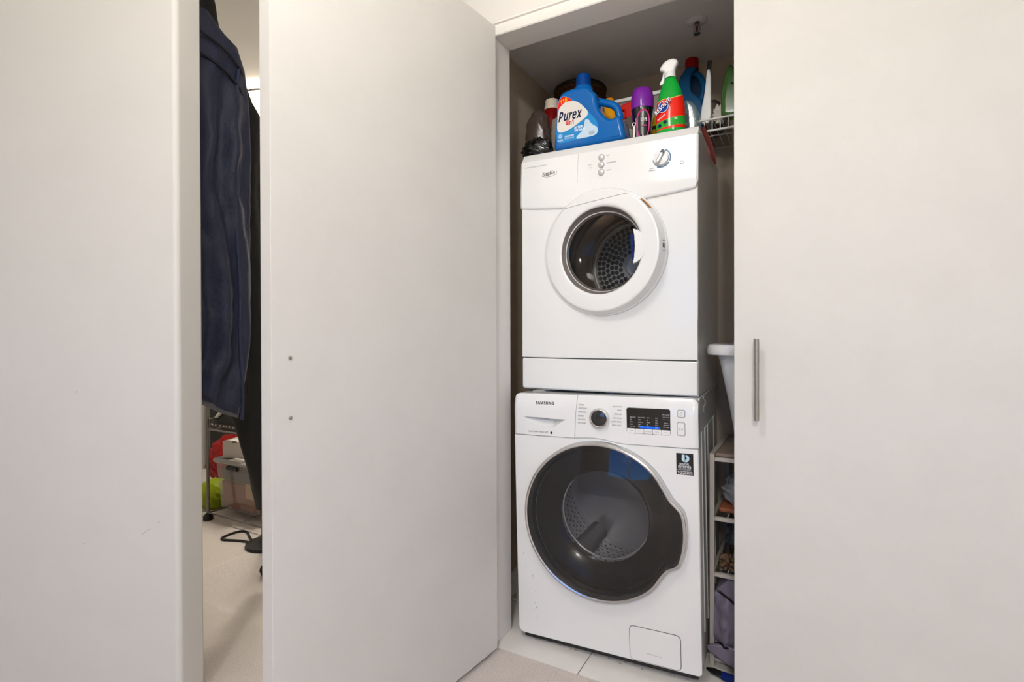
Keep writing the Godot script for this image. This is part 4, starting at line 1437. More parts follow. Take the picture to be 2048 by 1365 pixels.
func scent_bottle() -> void:
	var o := thing("scent_bottle", "purple capped black and silver scent bead bottle between the jug and the spray", "bottle", on_dryer(0.410, -0.085), DRY_TURN)
	var m := MB.new()
	m.lathe([Vector2(0.0, 0.0), Vector2(0.0235, 0.0), Vector2(0.0265, 0.004), Vector2(0.0275, 0.02), Vector2(0.0300, 0.06), Vector2(0.0345, 0.10), Vector2(0.0362, 0.118), Vector2(0.034, 0.124), Vector2(0.0, 0.124)], 40, Vector3.ZERO, 1, 0.9, false)
	part(m, "body", mat(Color(0.07, 0.055, 0.075), 0.15, 0.3, 0.5, "scent body"), o)
	m = MB.new()
	m.lathe([Vector2(0.0364, 0.108), Vector2(0.0374, 0.118), Vector2(0.0378, 0.132), Vector2(0.0365, 0.150), Vector2(0.0325, 0.165), Vector2(0.0300, 0.172), Vector2(0.0270, 0.175), Vector2(0.0250, 0.172), Vector2(0.0, 0.170)], 44, Vector3.ZERO, 1, 0.9, false)
	part(m, "cap", mat(Color(0.45, 0.12, 0.58), 0.22, 0.0, 0.4, "purple"), o)
	# sleeve: a purple stripe and a silver stripe down the left, a pink oval with the word
	var sleeve := func(a0: float, a1: float, y0: float, y1: float, out: float, mt: StandardMaterial3D, nm: String) -> void:
		var rings := []
		for k in 9:
			var y := lerpf(y0, y1, k / 8.0)
			var r := 0.0275 + (0.0025 * clampf((y - 0.02) / 0.04, 0, 1)) + 0.0045 * clampf((y - 0.06) / 0.04, 0, 1) + 0.0017 * clampf((y - 0.10) / 0.018, 0, 1) + out
			var ring := PackedVector3Array()
			for i in 9:
				var a := deg_to_rad(lerpf(a0, a1, i / 8.0))
				ring.append(Vector3(cos(a) * r, y, sin(a) * r * 0.9))
			rings.append(ring)
		var q := MB.new()
		q.loft(rings, false, false, false)
		mt.cull_mode = BaseMaterial3D.CULL_DISABLED
		part(q, nm, mt, o)
	sleeve.call(175.0, 145.0, 0.035, 0.108, 0.0006, mat(Color(0.27, 0.10, 0.42), 0.25, 0.0, 0.0, "purple stripe"), "purple_stripe")
	sleeve.call(125.0, 106.0, 0.012, 0.074, 0.0006, mat(Color(0.70, 0.66, 0.68), 0.2, 0.6, 0.0, "silver stripe"), "silver_stripe")
	sleeve.call(96.0, 46.0, 0.020, 0.092, 0.0004, mat(Color(0.045, 0.03, 0.04), 0.2, 0.0, 0.4, "dark field"), "dark_field")
	var ov := MB.new()
	var path := []
	for i in 40:
		var t := TAU * i / 40
		var y := 0.050 + 0.046 * sin(t)
		var a := deg_to_rad(72.0 + 42.0 * cos(t))
		var r := 0.0275 + (0.0025 * clampf((y - 0.02) / 0.04, 0, 1)) + 0.0045 * clampf((y - 0.06) / 0.04, 0, 1)
		path.append(Vector3(cos(a) * r, y, sin(a) * r * 0.9))
	ov.tube(path, 0.0024, 8, true)
	part(ov, "pink_oval", mat(Color(0.80, 0.22, 0.52), 0.3), o)
	text(o, "Un", 0.020, 0.0135, Vector3(0.0115, 0.066, 0.0272), mat(Color(0.92, 0.90, 0.92), 0.4, 0.0, 0.0, "pale print"), true, Basis(Vector3.UP, 0.32))
	text(o, "stopables", 0.020, 0.0060, Vector3(0.0115, 0.045, 0.0272), mat(Color(0.85, 0.30, 0.55), 0.4, 0.0, 0.0, "pink print"), true, Basis(Vector3.UP, 0.32))

func stain_spray() -> void:
	var o := thing("spray_bottle", "bright green spray bottle with red label and white trigger head", "spray bottle", on_dryer(0.5045, -0.068), DRY_TURN)
	var sz := 0.66
	var prof := [[0.0, 0.0], [0.040, 0.0], [0.0445, 0.005], [0.0452, 0.02], [0.0450, 0.060], [0.0440, 0.090], [0.0405, 0.115], [0.0350, 0.138], [0.0270, 0.160], [0.0205, 0.174], [0.0178, 0.182], [0.0175, 0.188], [0.0, 0.188]]
	var rad := func(y: float) -> float:
		for i in prof.size() - 1:
			if y >= prof[i][1] and y <= prof[i + 1][1] and prof[i + 1][1] > prof[i][1]:
				return lerpf(prof[i][0], prof[i + 1][0], (y - prof[i][1]) / (prof[i + 1][1] - prof[i][1]))
		return 0.0175
	var m := MB.new()
	var pv := []
	for q in prof: pv.append(Vector2(q[0], q[1]))
	m.lathe(pv, 48, Vector3.ZERO, 1.0, sz, false)
	part(m, "body", mat(Color(0.07, 0.62, 0.21), 0.18, 0.0, 0.4, "green"), o, "", 60.0)
	# wrapped label; its upper edge rises to the right
	var wrap := func(lo: Callable, hi: Callable, out: float, c: Color, nm: String) -> void:
		var rings := []
		for k in 7:
			var ring := PackedVector3Array()
			for i in 49:
				var a := TAU * i / 48
				var y: float = lerpf(lo.call(a), hi.call(a), k / 6.0)
				var r: float = rad.call(y) + out
				ring.append(Vector3(cos(a) * r, y, sin(a) * r * sz))
			rings.append(ring)
		var q := MB.new()
		q.loft(rings, false, false, false)
		var mt := mat(c, 0.2, 0.0, 0.4, "wrap " + nm)
		mt.cull_mode = BaseMaterial3D.CULL_DISABLED
		part(q, nm, mt, o, "", 60.0)
	var top := func(a: float) -> float: return 0.108 + 0.012 * cos(a) * absf(cos(a)) + (0.008 * maxf(0.0, -cos(a)))
	var topb := func(a: float) -> float: return 0.1105 + 0.012 * cos(a) * absf(cos(a)) + (0.008 * maxf(0.0, -cos(a)))
	wrap.call(func(_a: float) -> float: return 0.004, topb, 0.0003, Color(0.88, 0.72, 0.42), "gold_edge")
	wrap.call(func(_a: float) -> float: return 0.003, top, 0.0006, Color(0.90, 0.14, 0.07), "red_label")
	wrap.call(func(a: float) -> float: return 0.020 + 0.004 * cos(a), func(a: float) -> float: return 0.047 + 0.008 * cos(a), 0.0009, Color(0.82, 0.35, 0.10), "orange_edge")
	wrap.call(func(a: float) -> float: return 0.022 + 0.004 * cos(a), func(a: float) -> float: return 0.045 + 0.008 * cos(a), 0.0012, Color(0.16, 0.62, 0.20), "green_stripe")
	# round mark and the slanting word, set against the curve on the left half
	var face := func(a: float, y: float, out: float) -> Transform3D:
		var r: float = rad.call(y) + out
		var p := Vector3(cos(a) * r, y, sin(a) * r * sz)
		var nrm := Vector3(cos(a) * sz, 0, sin(a)).normalized()
		var z := nrm
		var x := Vector3.UP.cross(z).normalized()
		return Transform3D(Basis(x, Vector3.UP, z), p)
	var a1 := deg_to_rad(112.0)
	var fx: Transform3D = face.call(a1, 0.086, 0.0016)
	m = MB.new()
	m.lathez([Vector2(0.0, 0.0005), Vector2(0.0185, 0.0005), Vector2(0.0185, -0.006)], 28, Vector3.ZERO, false)
	var mk := part(m, "round_mark", mat(Color(0.10, 0.25, 0.60), 0.3), o)
	mk.transform = fx
	m = MB.new()
	m.torusz([Vector2(0.0165, 0.0004), Vector2(0.0185, 0.0004), Vector2(0.0185, 0.001), Vector2(0.0165, 0.001)], 28)
	var mk2 := part(m, "mark_edge", mat(Color(0.85, 0.87, 0.9), 0.3), o)
	mk2.transform = fx
	m = MB.new()
	m.lathez([Vector2(0.0, 0.0014), Vector2(0.007, 0.001), Vector2(0.007, 0.0)], 18, Vector3(0.003, 0.0085, 0), false)
	var mk3 := part(m, "mark_sun", mat(Color(0.85, 0.35, 0.25), 0.3), o)
	mk3.transform = fx
	var wp := mat(Color(0.92, 0.93, 0.94), 0.35, 0.0, 0.0, "white print")
	var ts := fx.basis * Basis(Vector3(0, 0, 1), 0.62)
	text(o, "RESOLVE", 0.062, 0.0155, fx.origin + fx.basis * Vector3(0.0, 0.0, 0.0030), mat(Color(0.05, 0.12, 0.35), 0.35, 0.0, 0.0, "blue print"), true, ts, 0.1)
	text(o, "RESOLVE", 0.060, 0.0135, fx.origin + fx.basis * Vector3(-0.0006, 0.0006, 0.0036), wp, true, ts, 0.1)
	var f2: Transform3D = face.call(deg_to_rad(120.0), 0.0535, 0.0014)
	text(o, "STAIN REMOVER", 0.030, 0.0048, f2.origin, wp, true, f2.basis * Basis(Vector3(0, 0, 1), 0.42))
	for k in 2:
		var f3: Transform3D = face.call(deg_to_rad([128.0, 104.0][k]), [0.028, 0.036][k], 0.0014)
		m = MB.new()
		m.lathez([Vector2(0.0, 0.0008), Vector2(0.0058, 0.0008), Vector2(0.0058, -0.001)], 16, Vector3.ZERO, false)
		var dd := part(m, "round_icon", mat(Color(0.04, 0.12, 0.28), 0.3), o)
		dd.transform = f3
	var f4: Transform3D = face.call(deg_to_rad(62.0), 0.043, 0.0013)
	m = MB.new()
	m.puff(flat([-0.005, 0.0, -0.004, -0.004, 0.004, -0.004, 0.005, 0.0, 0.003, 0.004, -0.003, 0.004]), -0.001, 0.0006, 0.0, false, 1)
	var sh := part(m, "shell_icon", mat(Color(0.62, 0.80, 0.60), 0.3), o)
	sh.transform = f4
	# trigger head, nozzle to the left
	var head := flat([-0.0325, 0.2125, -0.0318, 0.222, -0.0195, 0.2365, -0.010, 0.2415, 0.0015, 0.2440, 0.0145, 0.2420, 0.0235, 0.2350, 0.0245, 0.2265, 0.0185, 0.2160, 0.0150, 0.2060, 0.0152, 0.1950, -0.0145, 0.1950, -0.0175, 0.2030, -0.0230, 0.2090])
	m = MB.new()
	m.puff(smooth(head, true, 1), -0.0125, 0.0125, 0.008, true, 4)
	part(m, "trigger_head", WHITE, o, "", 60.0)
	m = MB.new()
	m.lathe([Vector2(0.0172, 0.184), Vector2(0.0172, 0.189), Vector2(0.0160, 0.191), Vector2(0.0160, 0.204), Vector2(0.0, 0.205)], 30, Vector3.ZERO, 1.0, 0.95, false)
	part(m, "collar", WHITE, o)
	m = MB.new()
	m.puff(smooth(flat([-0.0225, 0.205, -0.0165, 0.205, -0.0175, 0.190, -0.0185, 0.178, -0.0225, 0.168, -0.0300, 0.166, -0.0350, 0.171, -0.0315, 0.176, -0.0275, 0.183, -0.0240, 0.195]), true, 1), -0.006, 0.006, 0.003)
	part(m, "trigger", WHITE, o)

# ---------------------------------------------------------------- wire shelf across the closet
const SHELF_Y := 1.797
func shelf() -> void:
	var o := thing("wire_shelf", "white wire shelf across the closet behind and right of the dryer", "shelf", Vector3(0.0, SHELF_Y, -0.42))
	for q in [[0.0, 0.0, 0.0042, "front_rail"], [-0.041, 0.004, 0.0042, "lip_rail"], [-0.006, -0.30, 0.0035, "back_rail"], [-0.006, -0.15, 0.003, "middle_rail"]]:
		var m := MB.new()
		m.tube([Vector3(-0.115, q[0], q[1]), Vector3(1.618, q[0], q[1])], q[2], 10)
		part(m, q[3], WIRE, o)
	var w := MB.new()
	w.tube(smooth3([Vector3(0, -0.041, 0.004), Vector3(0, -0.006, 0.0015), Vector3(0, -0.002, -0.006), Vector3(0, -0.002, -0.30)], 1), 0.0016, 6)
	var wm := w.mesh()
	for i in 66:
		var p := put(wm, "wire", WIRE, o)
		p.position.x = -0.10 + 0.026 * i
	for x in [0.2, 0.8, 1.4]:
		var b := MB.new()
		b.box(Vector3(x, -0.004, -0.303), Vector3(0.016, 0.022, 0.010), 0.002)
		part(b, "wall_clip", WIRE, o)
	# copper-coloured strap that hangs from the lip
	var s := MB.new()
	var pts := [[Vector3(0.598, 1.772, -0.409), 0.006], [Vector3(0.604, 1.750, -0.408), 0.008], [Vector3(0.613, 1.722, -0.410), 0.010], [Vector3(0.624, 1.692, -0.415), 0.009], [Vector3(0.633, 1.660, -0.420), 0.006], [Vector3(0.638, 1.640, -0.424), 0.003]]
	var rings := []
	for q in pts:
		var w2: float = q[1]
		rings.append(PackedVector3Array([q[0] + Vector3(-w2, -w2 * 0.4, 0.001), q[0] + Vector3(w2, w2 * 0.4, 0.003), q[0] + Vector3(w2, w2 * 0.4, 0.0), q[0] + Vector3(-w2, -w2 * 0.4, -0.002)]))
	s.loft(rings)
	single(s, "strap", mat(Color(0.42, 0.13, 0.08), 0.3, 0.3, 0.0, "copper"), "copper red strap hanging from the wire shelf beside the dryer's top corner", "strap")

func shelf_goods() -> void:
	var Y := SHELF_Y + 0.0018
	# softener bottle
	var o := thing("softener_bottle", "dull blue softener bottle with red cap on the wire shelf", "bottle", Vector3(0.535, Y, -0.56))
	var blue := mat(Color(0.05, 0.30, 0.47), 0.3, 0.0, 0.2, "softener")
	var m := MB.new()
	m.puff(smooth(flat([-0.040, 0.0, 0.040, 0.0, 0.044, 0.02, 0.044, 0.10, 0.036, 0.125, 0.020, 0.140, 0.0, 0.160, -0.004, 0.190, 0.0, 0.225, 0.014, 0.240, 0.019, 0.2535, -0.020, 0.2535, -0.026, 0.240, -0.040, 0.225, -0.047, 0.200, -0.042, 0.150, -0.038, 0.11, -0.042, 0.06]), true, 1), -0.03, 0.03, 0.006, true, 4)
	part(m, "body", blue, o, "", 50.0)
	m = MB.new()
	m.tube(smooth3([Vector3(0.002, 0.238, 0), Vector3(0.022, 0.230, 0), Vector3(0.036, 0.205, 0), Vector3(0.042, 0.175, 0), Vector3(0.037, 0.145, 0), Vector3(0.024, 0.118, 0)]), 0.0115, 14)
	part(m, "handle", blue, o)
	m = MB.new()
	m.puff(flat([-0.002, 0.150, 0.020, 0.120, 0.036, 0.150, 0.040, 0.180, 0.034, 0.208, 0.018, 0.235, -0.002, 0.230]), -0.012, -0.002, 0.001, false, 1)
	part(m, "grip_recess", mat(Color(0.02, 0.13, 0.24), 0.4), o)
	m = MB.new()
	m.lathe([Vector2(0.0250, 0.251), Vector2(0.0250, 0.285), Vector2(0.0225, 0.292), Vector2(0.0, 0.293)], 28, Vector3(-0.001, 0, 0), 1, 1, false)
	part(m, "cap", mat(Color(0.55, 0.03, 0.04), 0.35), o)
	# white tapered scoop
	o = thing("scoop", "white tapering scoop with black tip standing on the wire shelf by the blue bottle", "scoop", Vector3(0.605, Y, -0.46))
	m = MB.new()
	m.puff(smooth(flat([-0.025, 0.0, 0.014, 0.0, 0.0135, 0.10, 0.0125, 0.19, -0.001, 0.192, -0.004, 0.155, -0.010, 0.10, -0.021, 0.05]), true, 1), -0.008, 0.008, 0.004)
	part(m, "blade", WHITE, o)
	m = MB.new()
	m.puff(flat([-0.0005, 0.188, 0.013, 0.188, 0.015, 0.222, 0.002, 0.224]), -0.007, 0.007, 0.003)
	part(m, "tip", BLACK, o)
	m = MB.new()
	m.blob(Vector3(0, 0.03, 0), Vector3(0.021, 0.034, 0.02), 0.35, 31, 1.5, 30, 20, 0.05)
	single(m, "cloth", mat(Color(0.78, 0.75, 0.71), 0.8), "crumpled whitish cloth on the wire shelf right of the white scoop", "cloth", "", Vector3(0.6445, Y, -0.475))
	# dark parcel behind the blue bottle
	m = MB.new()
	m.puff(smooth(flat([-0.035, 0.0, 0.035, 0.0, 0.036, 0.09, 0.02, 0.13, -0.02, 0.135, -0.034, 0.09]), true, 1), -0.03, 0.03, 0.015)
	single(m, "parcel", mat(Color(0.26, 0.17, 0.14), 0.5), "brown wrapped parcel on the wire shelf between blue bottle and white scoop", "parcel", "", Vector3(0.607, Y, -0.60))
	# green pouch
	o = thing("refill_pouch", "translucent green refill pouch at the right end of the wire shelf", "pouch", Vector3(0.700, Y, -0.46))
	m = MB.new()
	m.puff(smooth(flat([-0.048, 0.0, 0.050, 0.0, 0.051, 0.06, 0.034, 0.125, 0.006, 0.165, -0.022, 0.196, -0.036, 0.160, -0.047, 0.10, -0.050, 0.05]), true, 1), -0.022, 0.022, 0.018, true, 4)
	part(m, "film", crumple(Color(0.30, 0.48, 0.22), 0.2, 0.8), o)
	m = MB.new()
	m.blob(Vector3(0.0, 0.03, 0.0), Vector3(0.040, 0.034, 0.016), 0.2, 8, 2.0, 20, 12, 0.1)
	part(m, "contents", mat(Color(0.50, 0.68, 0.20), 0.5), o)
	m = MB.new()
	for k in 4:
		var from := m.t.size()
		m.box(Vector3.ZERO, Vector3(0.028, 0.004, 0.001))
		m.move(from, Transform3D(Basis(Vector3(0, 0, 1), -0.7), Vector3(-0.010 + 0.002 * k, 0.160 - 0.016 * k, 0.0215 - 0.004 * (3 - k) * 0.3)))
	part(m, "dark_print", mat(Color(0.10, 0.16, 0.08), 0.5), o)
	# brown basket in the far left corner
	o = thing("basket", "brown woven basket with dark rim in the closet's back left corner behind the jug", "basket", Vector3(0.07, Y, -0.58))
	var wk := mat(Color(0.34, 0.22, 0.13), 0.75)
	m = MB.new()
	for k in 15:
		var p := []
		for i in 48:
			var a := TAU * i / 48
			var r := 0.078 + 0.022 * k / 14.0 + 0.003 * (1 if (i + k) % 2 == 0 else -1)
			p.append(Vector3(cos(a) * r, 0.012 + 0.0185 * k, sin(a) * r))
		m.tube(p, 0.0095, 6, true)
	part(m, "weave", wk, o)
	m = MB.new()
	m.lathe([Vector2(0.0, 0.0), Vector2(0.08, 0.0), Vector2(0.08, 0.008), Vector2(0.0, 0.008)], 30, Vector3.ZERO, 1, 1, false)
	part(m, "base", wk, o)
	m = MB.new()
	var rp := []
	for i in 48: rp.append(Vector3(cos(TAU * i / 48) * 0.102, 0.282, sin(TAU * i / 48) * 0.102))
	m.tube(rp, 0.011, 8, true)
	part(m, "rim", mat(Color(0.10, 0.065, 0.045), 0.6), o)
	# open white bin behind the jug and the purple bottle
	o = thing("storage_bin", "open white plastic bin on the wire shelf behind the red trigger and purple bottle", "bin", Vector3(0.355, Y, -0.52))
	m = MB.new()
	for q in [[0.0, 0.07, 0.17, 0.004], [0.0, -0.07, 0.17, 0.004]]:
		m.box(Vector3(q[0], 0.072, q[1]), Vector3(q[2], 0.144, q[3]), 0.001)
	for x in [-0.083, 0.083]: m.box(Vector3(x, 0.072, 0), Vector3(0.004, 0.144, 0.14), 0.001)
	m.box(Vector3(0, 0.003, 0), Vector3(0.166, 0.006, 0.14), 0.001)
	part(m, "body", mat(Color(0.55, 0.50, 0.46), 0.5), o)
	m = MB.new()
	for q in [[0.0, 0.075, 0.182, 0.012], [0.0, -0.075, 0.182, 0.012]]:
		m.box(Vector3(q[0], 0.144, q[1]), Vector3(q[2], 0.014, q[3]), 0.003)
	for x in [-0.086, 0.086]: m.box(Vector3(x, 0.144, 0), Vector3(0.012, 0.014, 0.15), 0.003)
	part(m, "rim", WHITE, o)

# ---------------------------------------------------------------- rack, hamper and bags right of the washer
func side_rack() -> void:
	var o := thing("storage_rack", "narrow pale storage rack with wire shelves right of the washer", "rack", Vector3(0.648, 0.0, -0.22))
	var fr := mat(Color(0.74, 0.71, 0.67), 0.45, 0.0, 0.0, "rack")
	var W := 0.44
	for q in [[0.0075, -0.0075], [W - 0.0075, -0.0075], [0.0075, -0.3725], [W - 0.0075, -0.3725]]:
		var m := MB.new()
		m.box(Vector3(q[0], 0.3345, q[1]), Vector3(0.015, 0.669, 0.015), 0.0015)
		part(m, "post", fr, o)
	var wood := surface(Color(0.52, 0.44, 0.39), 0.5, 0.06, 2.0)
	var t := MB.new()
	t.box(Vector3(W / 2, 0.6635, -0.19), Vector3(W - 0.032, 0.011, 0.348), 0.001)
	part(t, "top_board", wood, o, "brownish wooden top board")
	for y in [0.6515, 0.464, 0.288, 0.0205]:
		var s := folder("shelf" if y < 0.6 else "top_frame", o)
		for q in [[W / 2, -0.0075, W - 0.030, 0.013], [W / 2, -0.3725, W - 0.030, 0.013]]:
			var m := MB.new()
			m.box(Vector3(q[0], y, q[1]), Vector3(q[2], 0.0115, q[3]), 0.001)
			part(m, "crossbar", fr, s)
		for x in [0.0075, W - 0.0075]:
			var m := MB.new()
			m.box(Vector3(x, y, -0.19), Vector3(0.012, 0.0115, 0.351), 0.001)
			part(m, "side_bar", fr, s)
		if y < 0.6:
			var wi := MB.new()
			wi.tube([Vector3(0, 0.006, -0.012), Vector3(0, 0.006, -0.37)], 0.0018, 6)
			var wm := wi.mesh()
			for k in 9:
				var p := put(wm, "wire", WIRE, s)
				p.position = Vector3(0.052 + 0.042 * k, y, 0)
			var wb := MB.new()
			for z in [-0.10, -0.28]:
				wb.tube([Vector3(0.014, y + 0.006, z), Vector3(W - 0.014, y + 0.006, z)], 0.0022, 6)
			part(wb, "cross_wire", WIRE, s)
	for x in [0.0075, W - 0.0075]:
		var m := MB.new()
		m.box(Vector3(x, 0.6625, -0.19), Vector3(0.015, 0.013, 0.351), 0.001)
		part(m, "top_rail", fr, o)
	# hamper on top of it
	var h := thing("laundry_basket", "big white tapering laundry basket standing on the storage rack", "laundry basket", Vector3(0.902, 0.669, -0.40))
	var white := mat(Color(0.87, 0.875, 0.88), 0.3, 0.0, 0.0, "basket")
	var ring := func(hx: float, hz: float, r: float, y: float) -> PackedVector3Array:
		var p := PackedVector3Array()
		for q in round_rect(-hx, -hz, hx, hz, r, 6): p.append(Vector3(q.x, y, q.y))
		return p
	var b := MB.new()
	b.loft([ring.call(0.170, 0.140, 0.05, 0.006), ring.call(0.178, 0.148, 0.055, 0.0), ring.call(0.184, 0.152, 0.055, 0.02), ring.call(0.205, 0.163, 0.06, 0.15), ring.call(0.234, 0.178, 0.065, 0.30), ring.call(0.238, 0.180, 0.065, 0.325), ring.call(0.234, 0.176, 0.065, 0.325), ring.call(0.18, 0.148, 0.055, 0.025), ring.call(0.15, 0.12, 0.05, 0.012)], true, true)
	part(b, "body", white, h)
	var rm := MB.new()
	rm.loft([ring.call(0.236, 0.178, 0.065, 0.318), ring.call(0.266, 0.200, 0.075, 0.311), ring.call(0.269, 0.203, 0.075, 0.318), ring.call(0.268, 0.202, 0.075, 0.336), ring.call(0.262, 0.197, 0.072, 0.344), ring.call(0.240, 0.181, 0.066, 0.344), ring.call(0.236, 0.178, 0.065, 0.338), ring.call(0.236, 0.178, 0.065, 0.318)], false, false)
	rm.fix(0)
	part(rm, "rim", white, h, "", 62.0)
	# bags on the shelves
	var m := MB.new()
	m.blob(Vector3(0.09, 0.052, 0), Vector3(0.085, 0.066, 0.10), 0.15, 61, 1.5, 60, 40, 0.1)
	single(m, "plastic_bag", crumple(Color(0.72, 0.73, 0.74), 0.14, 0.6), "glossy clear plastic bag on the rack's upper shelf", "plastic bag", "", Vector3(0.668, 0.475, -0.36))
	m = MB.new()
	m.box(Vector3(0.085, 0.009, 0.0), Vector3(0.165, 0.014, 0.15), 0.004)
	single(m, "packet", mat(Color(0.60, 0.36, 0.24), 0.35), "flat copper brown packet under the glossy clear bag on the rack", "packet", "", Vector3(0.668, 0.474, -0.335))
	m = MB.new()
	m.blob(Vector3(0.12, 0.075, 0), Vector3(0.11, 0.088, 0.10), 0.12, 71, 1.4, 60, 40, 0.1)
	single(m, "plastic_bag", crumple(Color(0.36, 0.41, 0.42), 0.18, 0.85), "grey green plastic bag on the rack's middle shelf", "plastic bag", "", Vector3(0.672, 0.298, -0.38))
	# nuts or pegs in a heap before it
	var rng := RandomNumberGenerator.new()
	rng.seed = 17
	m = MB.new()
	for i in 60:
		var p := Vector3(rng.randf_range(0.004, 0.062), 0.006, rng.randf_range(-0.03, 0.02))
		p.y += 0.045 * rng.randf() * (1.0 - absf(p.x - 0.025) / 0.05)
		m.blob(p, Vector3(0.0075, 0.0065, 0.0075) * rng.randf_range(0.7, 1.2), 0.25, i, 1.3, 8, 6, 0.0)
	var nuts := single(m, "brown_pieces", mat(Color(0.40, 0.30, 0.20), 0.6), "heap of small brown knobbly pieces on the rack's middle shelf before the bag", "pieces", "", Vector3(0.668, 0.296, -0.262))
	nuts.set_meta("kind", "stuff")
	# grey-violet bag that bulges out of the bottom shelf
	var bag := thing("fabric_bag", "shiny grey violet fabric bag with black piping bulging from the bottom shelf", "bag", Vector3(0.658, 0.028, -0.22))
	var vio := mat(Color(0.43, 0.40, 0.46), 0.30, 0.0, 0.0, "violet")
	vio.rim_enabled = true
	vio.rim = 0.3
	var bm := MB.new()
	var nz := FastNoiseLite.new()
	nz.seed = 4
	nz.frequency = 9.0
	nz.fractal_octaves = 3
	var bf := func(s: float, tt: float) -> Vector3:
		var y := lerpf(0.0, 0.262, tt)
		var x0 := 0.006 + 0.026 * smoothstep(0.78, 1.0, tt) * 1.6
		var x := lerpf(x0, 0.26, s)
		var bulge := sin(PI * clampf(tt, 0.02, 0.98)) * (1.0 - pow(absf(s * 1.5 - 0.75), 2.5))
		var z := -0.03 + 0.070 * pow(maxf(bulge, 0.0), 0.5)
		z += 0.020 * nz.get_noise_3d(x * 2.2, y * 1.0, 3.0) * clampf(tt * 6.0, 0, 1) * clampf((1.0 - tt) * 6.0, 0, 1)
		return Vector3(x, y, z)
	bm.patch(60, 60, bf, -0.16)
	part(bm, "body", vio, bag, "", 70.0)
	var fp := MB.new()
	fp.puff(smooth(flat([-0.013, 0.046, -0.009, 0.036, 0.020, 0.022, 0.056, 0.003, 0.10, 0.001, 0.10, 0.060, 0.05, 0.064, 0.01, 0.062, -0.008, 0.056]), true, 1), 0.028, 0.040, 0.005)
	part(fp, "flap", vio, bag)
	for q in [[0.215, 0.185, 0.175], [0.066, 0.058, 0.045]]:
		var pm := MB.new()
		var path := []
		for i in 14:
			var s := i / 13.0
			var x := lerpf(0.010, 0.13, s)
			var y := lerpf(q[0], q[2], s)
			var v: Vector3 = bf.call((x - 0.006) / 0.254, y / 0.262)
			path.append(Vector3(x, y, v.z + (0.001 if q[0] > 0.1 else 0.012)))
		pm.tube(path, 0.0035, 7)
		part(pm, "piping", BLACK, bag)
	# screwdriver-like tool on the floor
	var tool := thing("hand_tool", "hand tool with blue grip and black shaft on the tiles below the rack", "tool", Vector3(0.652, 0.014, -0.172))
	tool.rotation_degrees = Vector3(0, -16, 0)
	var sh := MB.new()
	sh.tube([Vector3(-0.006, 0.0, 0.0), Vector3(0.012, 0.0, 0.0), Vector3(0.044, 0.0, 0)], [0.003, 0.009, 0.0105], 12)
	part(sh, "shaft", BLACK, tool)
	var gp := MB.new()
	var rings := []
	for q in [[0.042, 0.0105], [0.046, 0.0130], [0.052, 0.0120], [0.06, 0.0138], [0.15, 0.0138], [0.155, 0.012]]:
		var rr := PackedVector3Array()
		for i in 24:
			var a := TAU * i / 24
			var r: float = q[1] * (1.0 if i % 4 < 2 else 0.90)
			rr.append(Vector3(q[0], cos(a) * r, sin(a) * r))
		rings.append(rr)
	gp.loft(rings)
	part(gp, "grip", mat(Color(0.03, 0.12, 0.38), 0.35), tool)

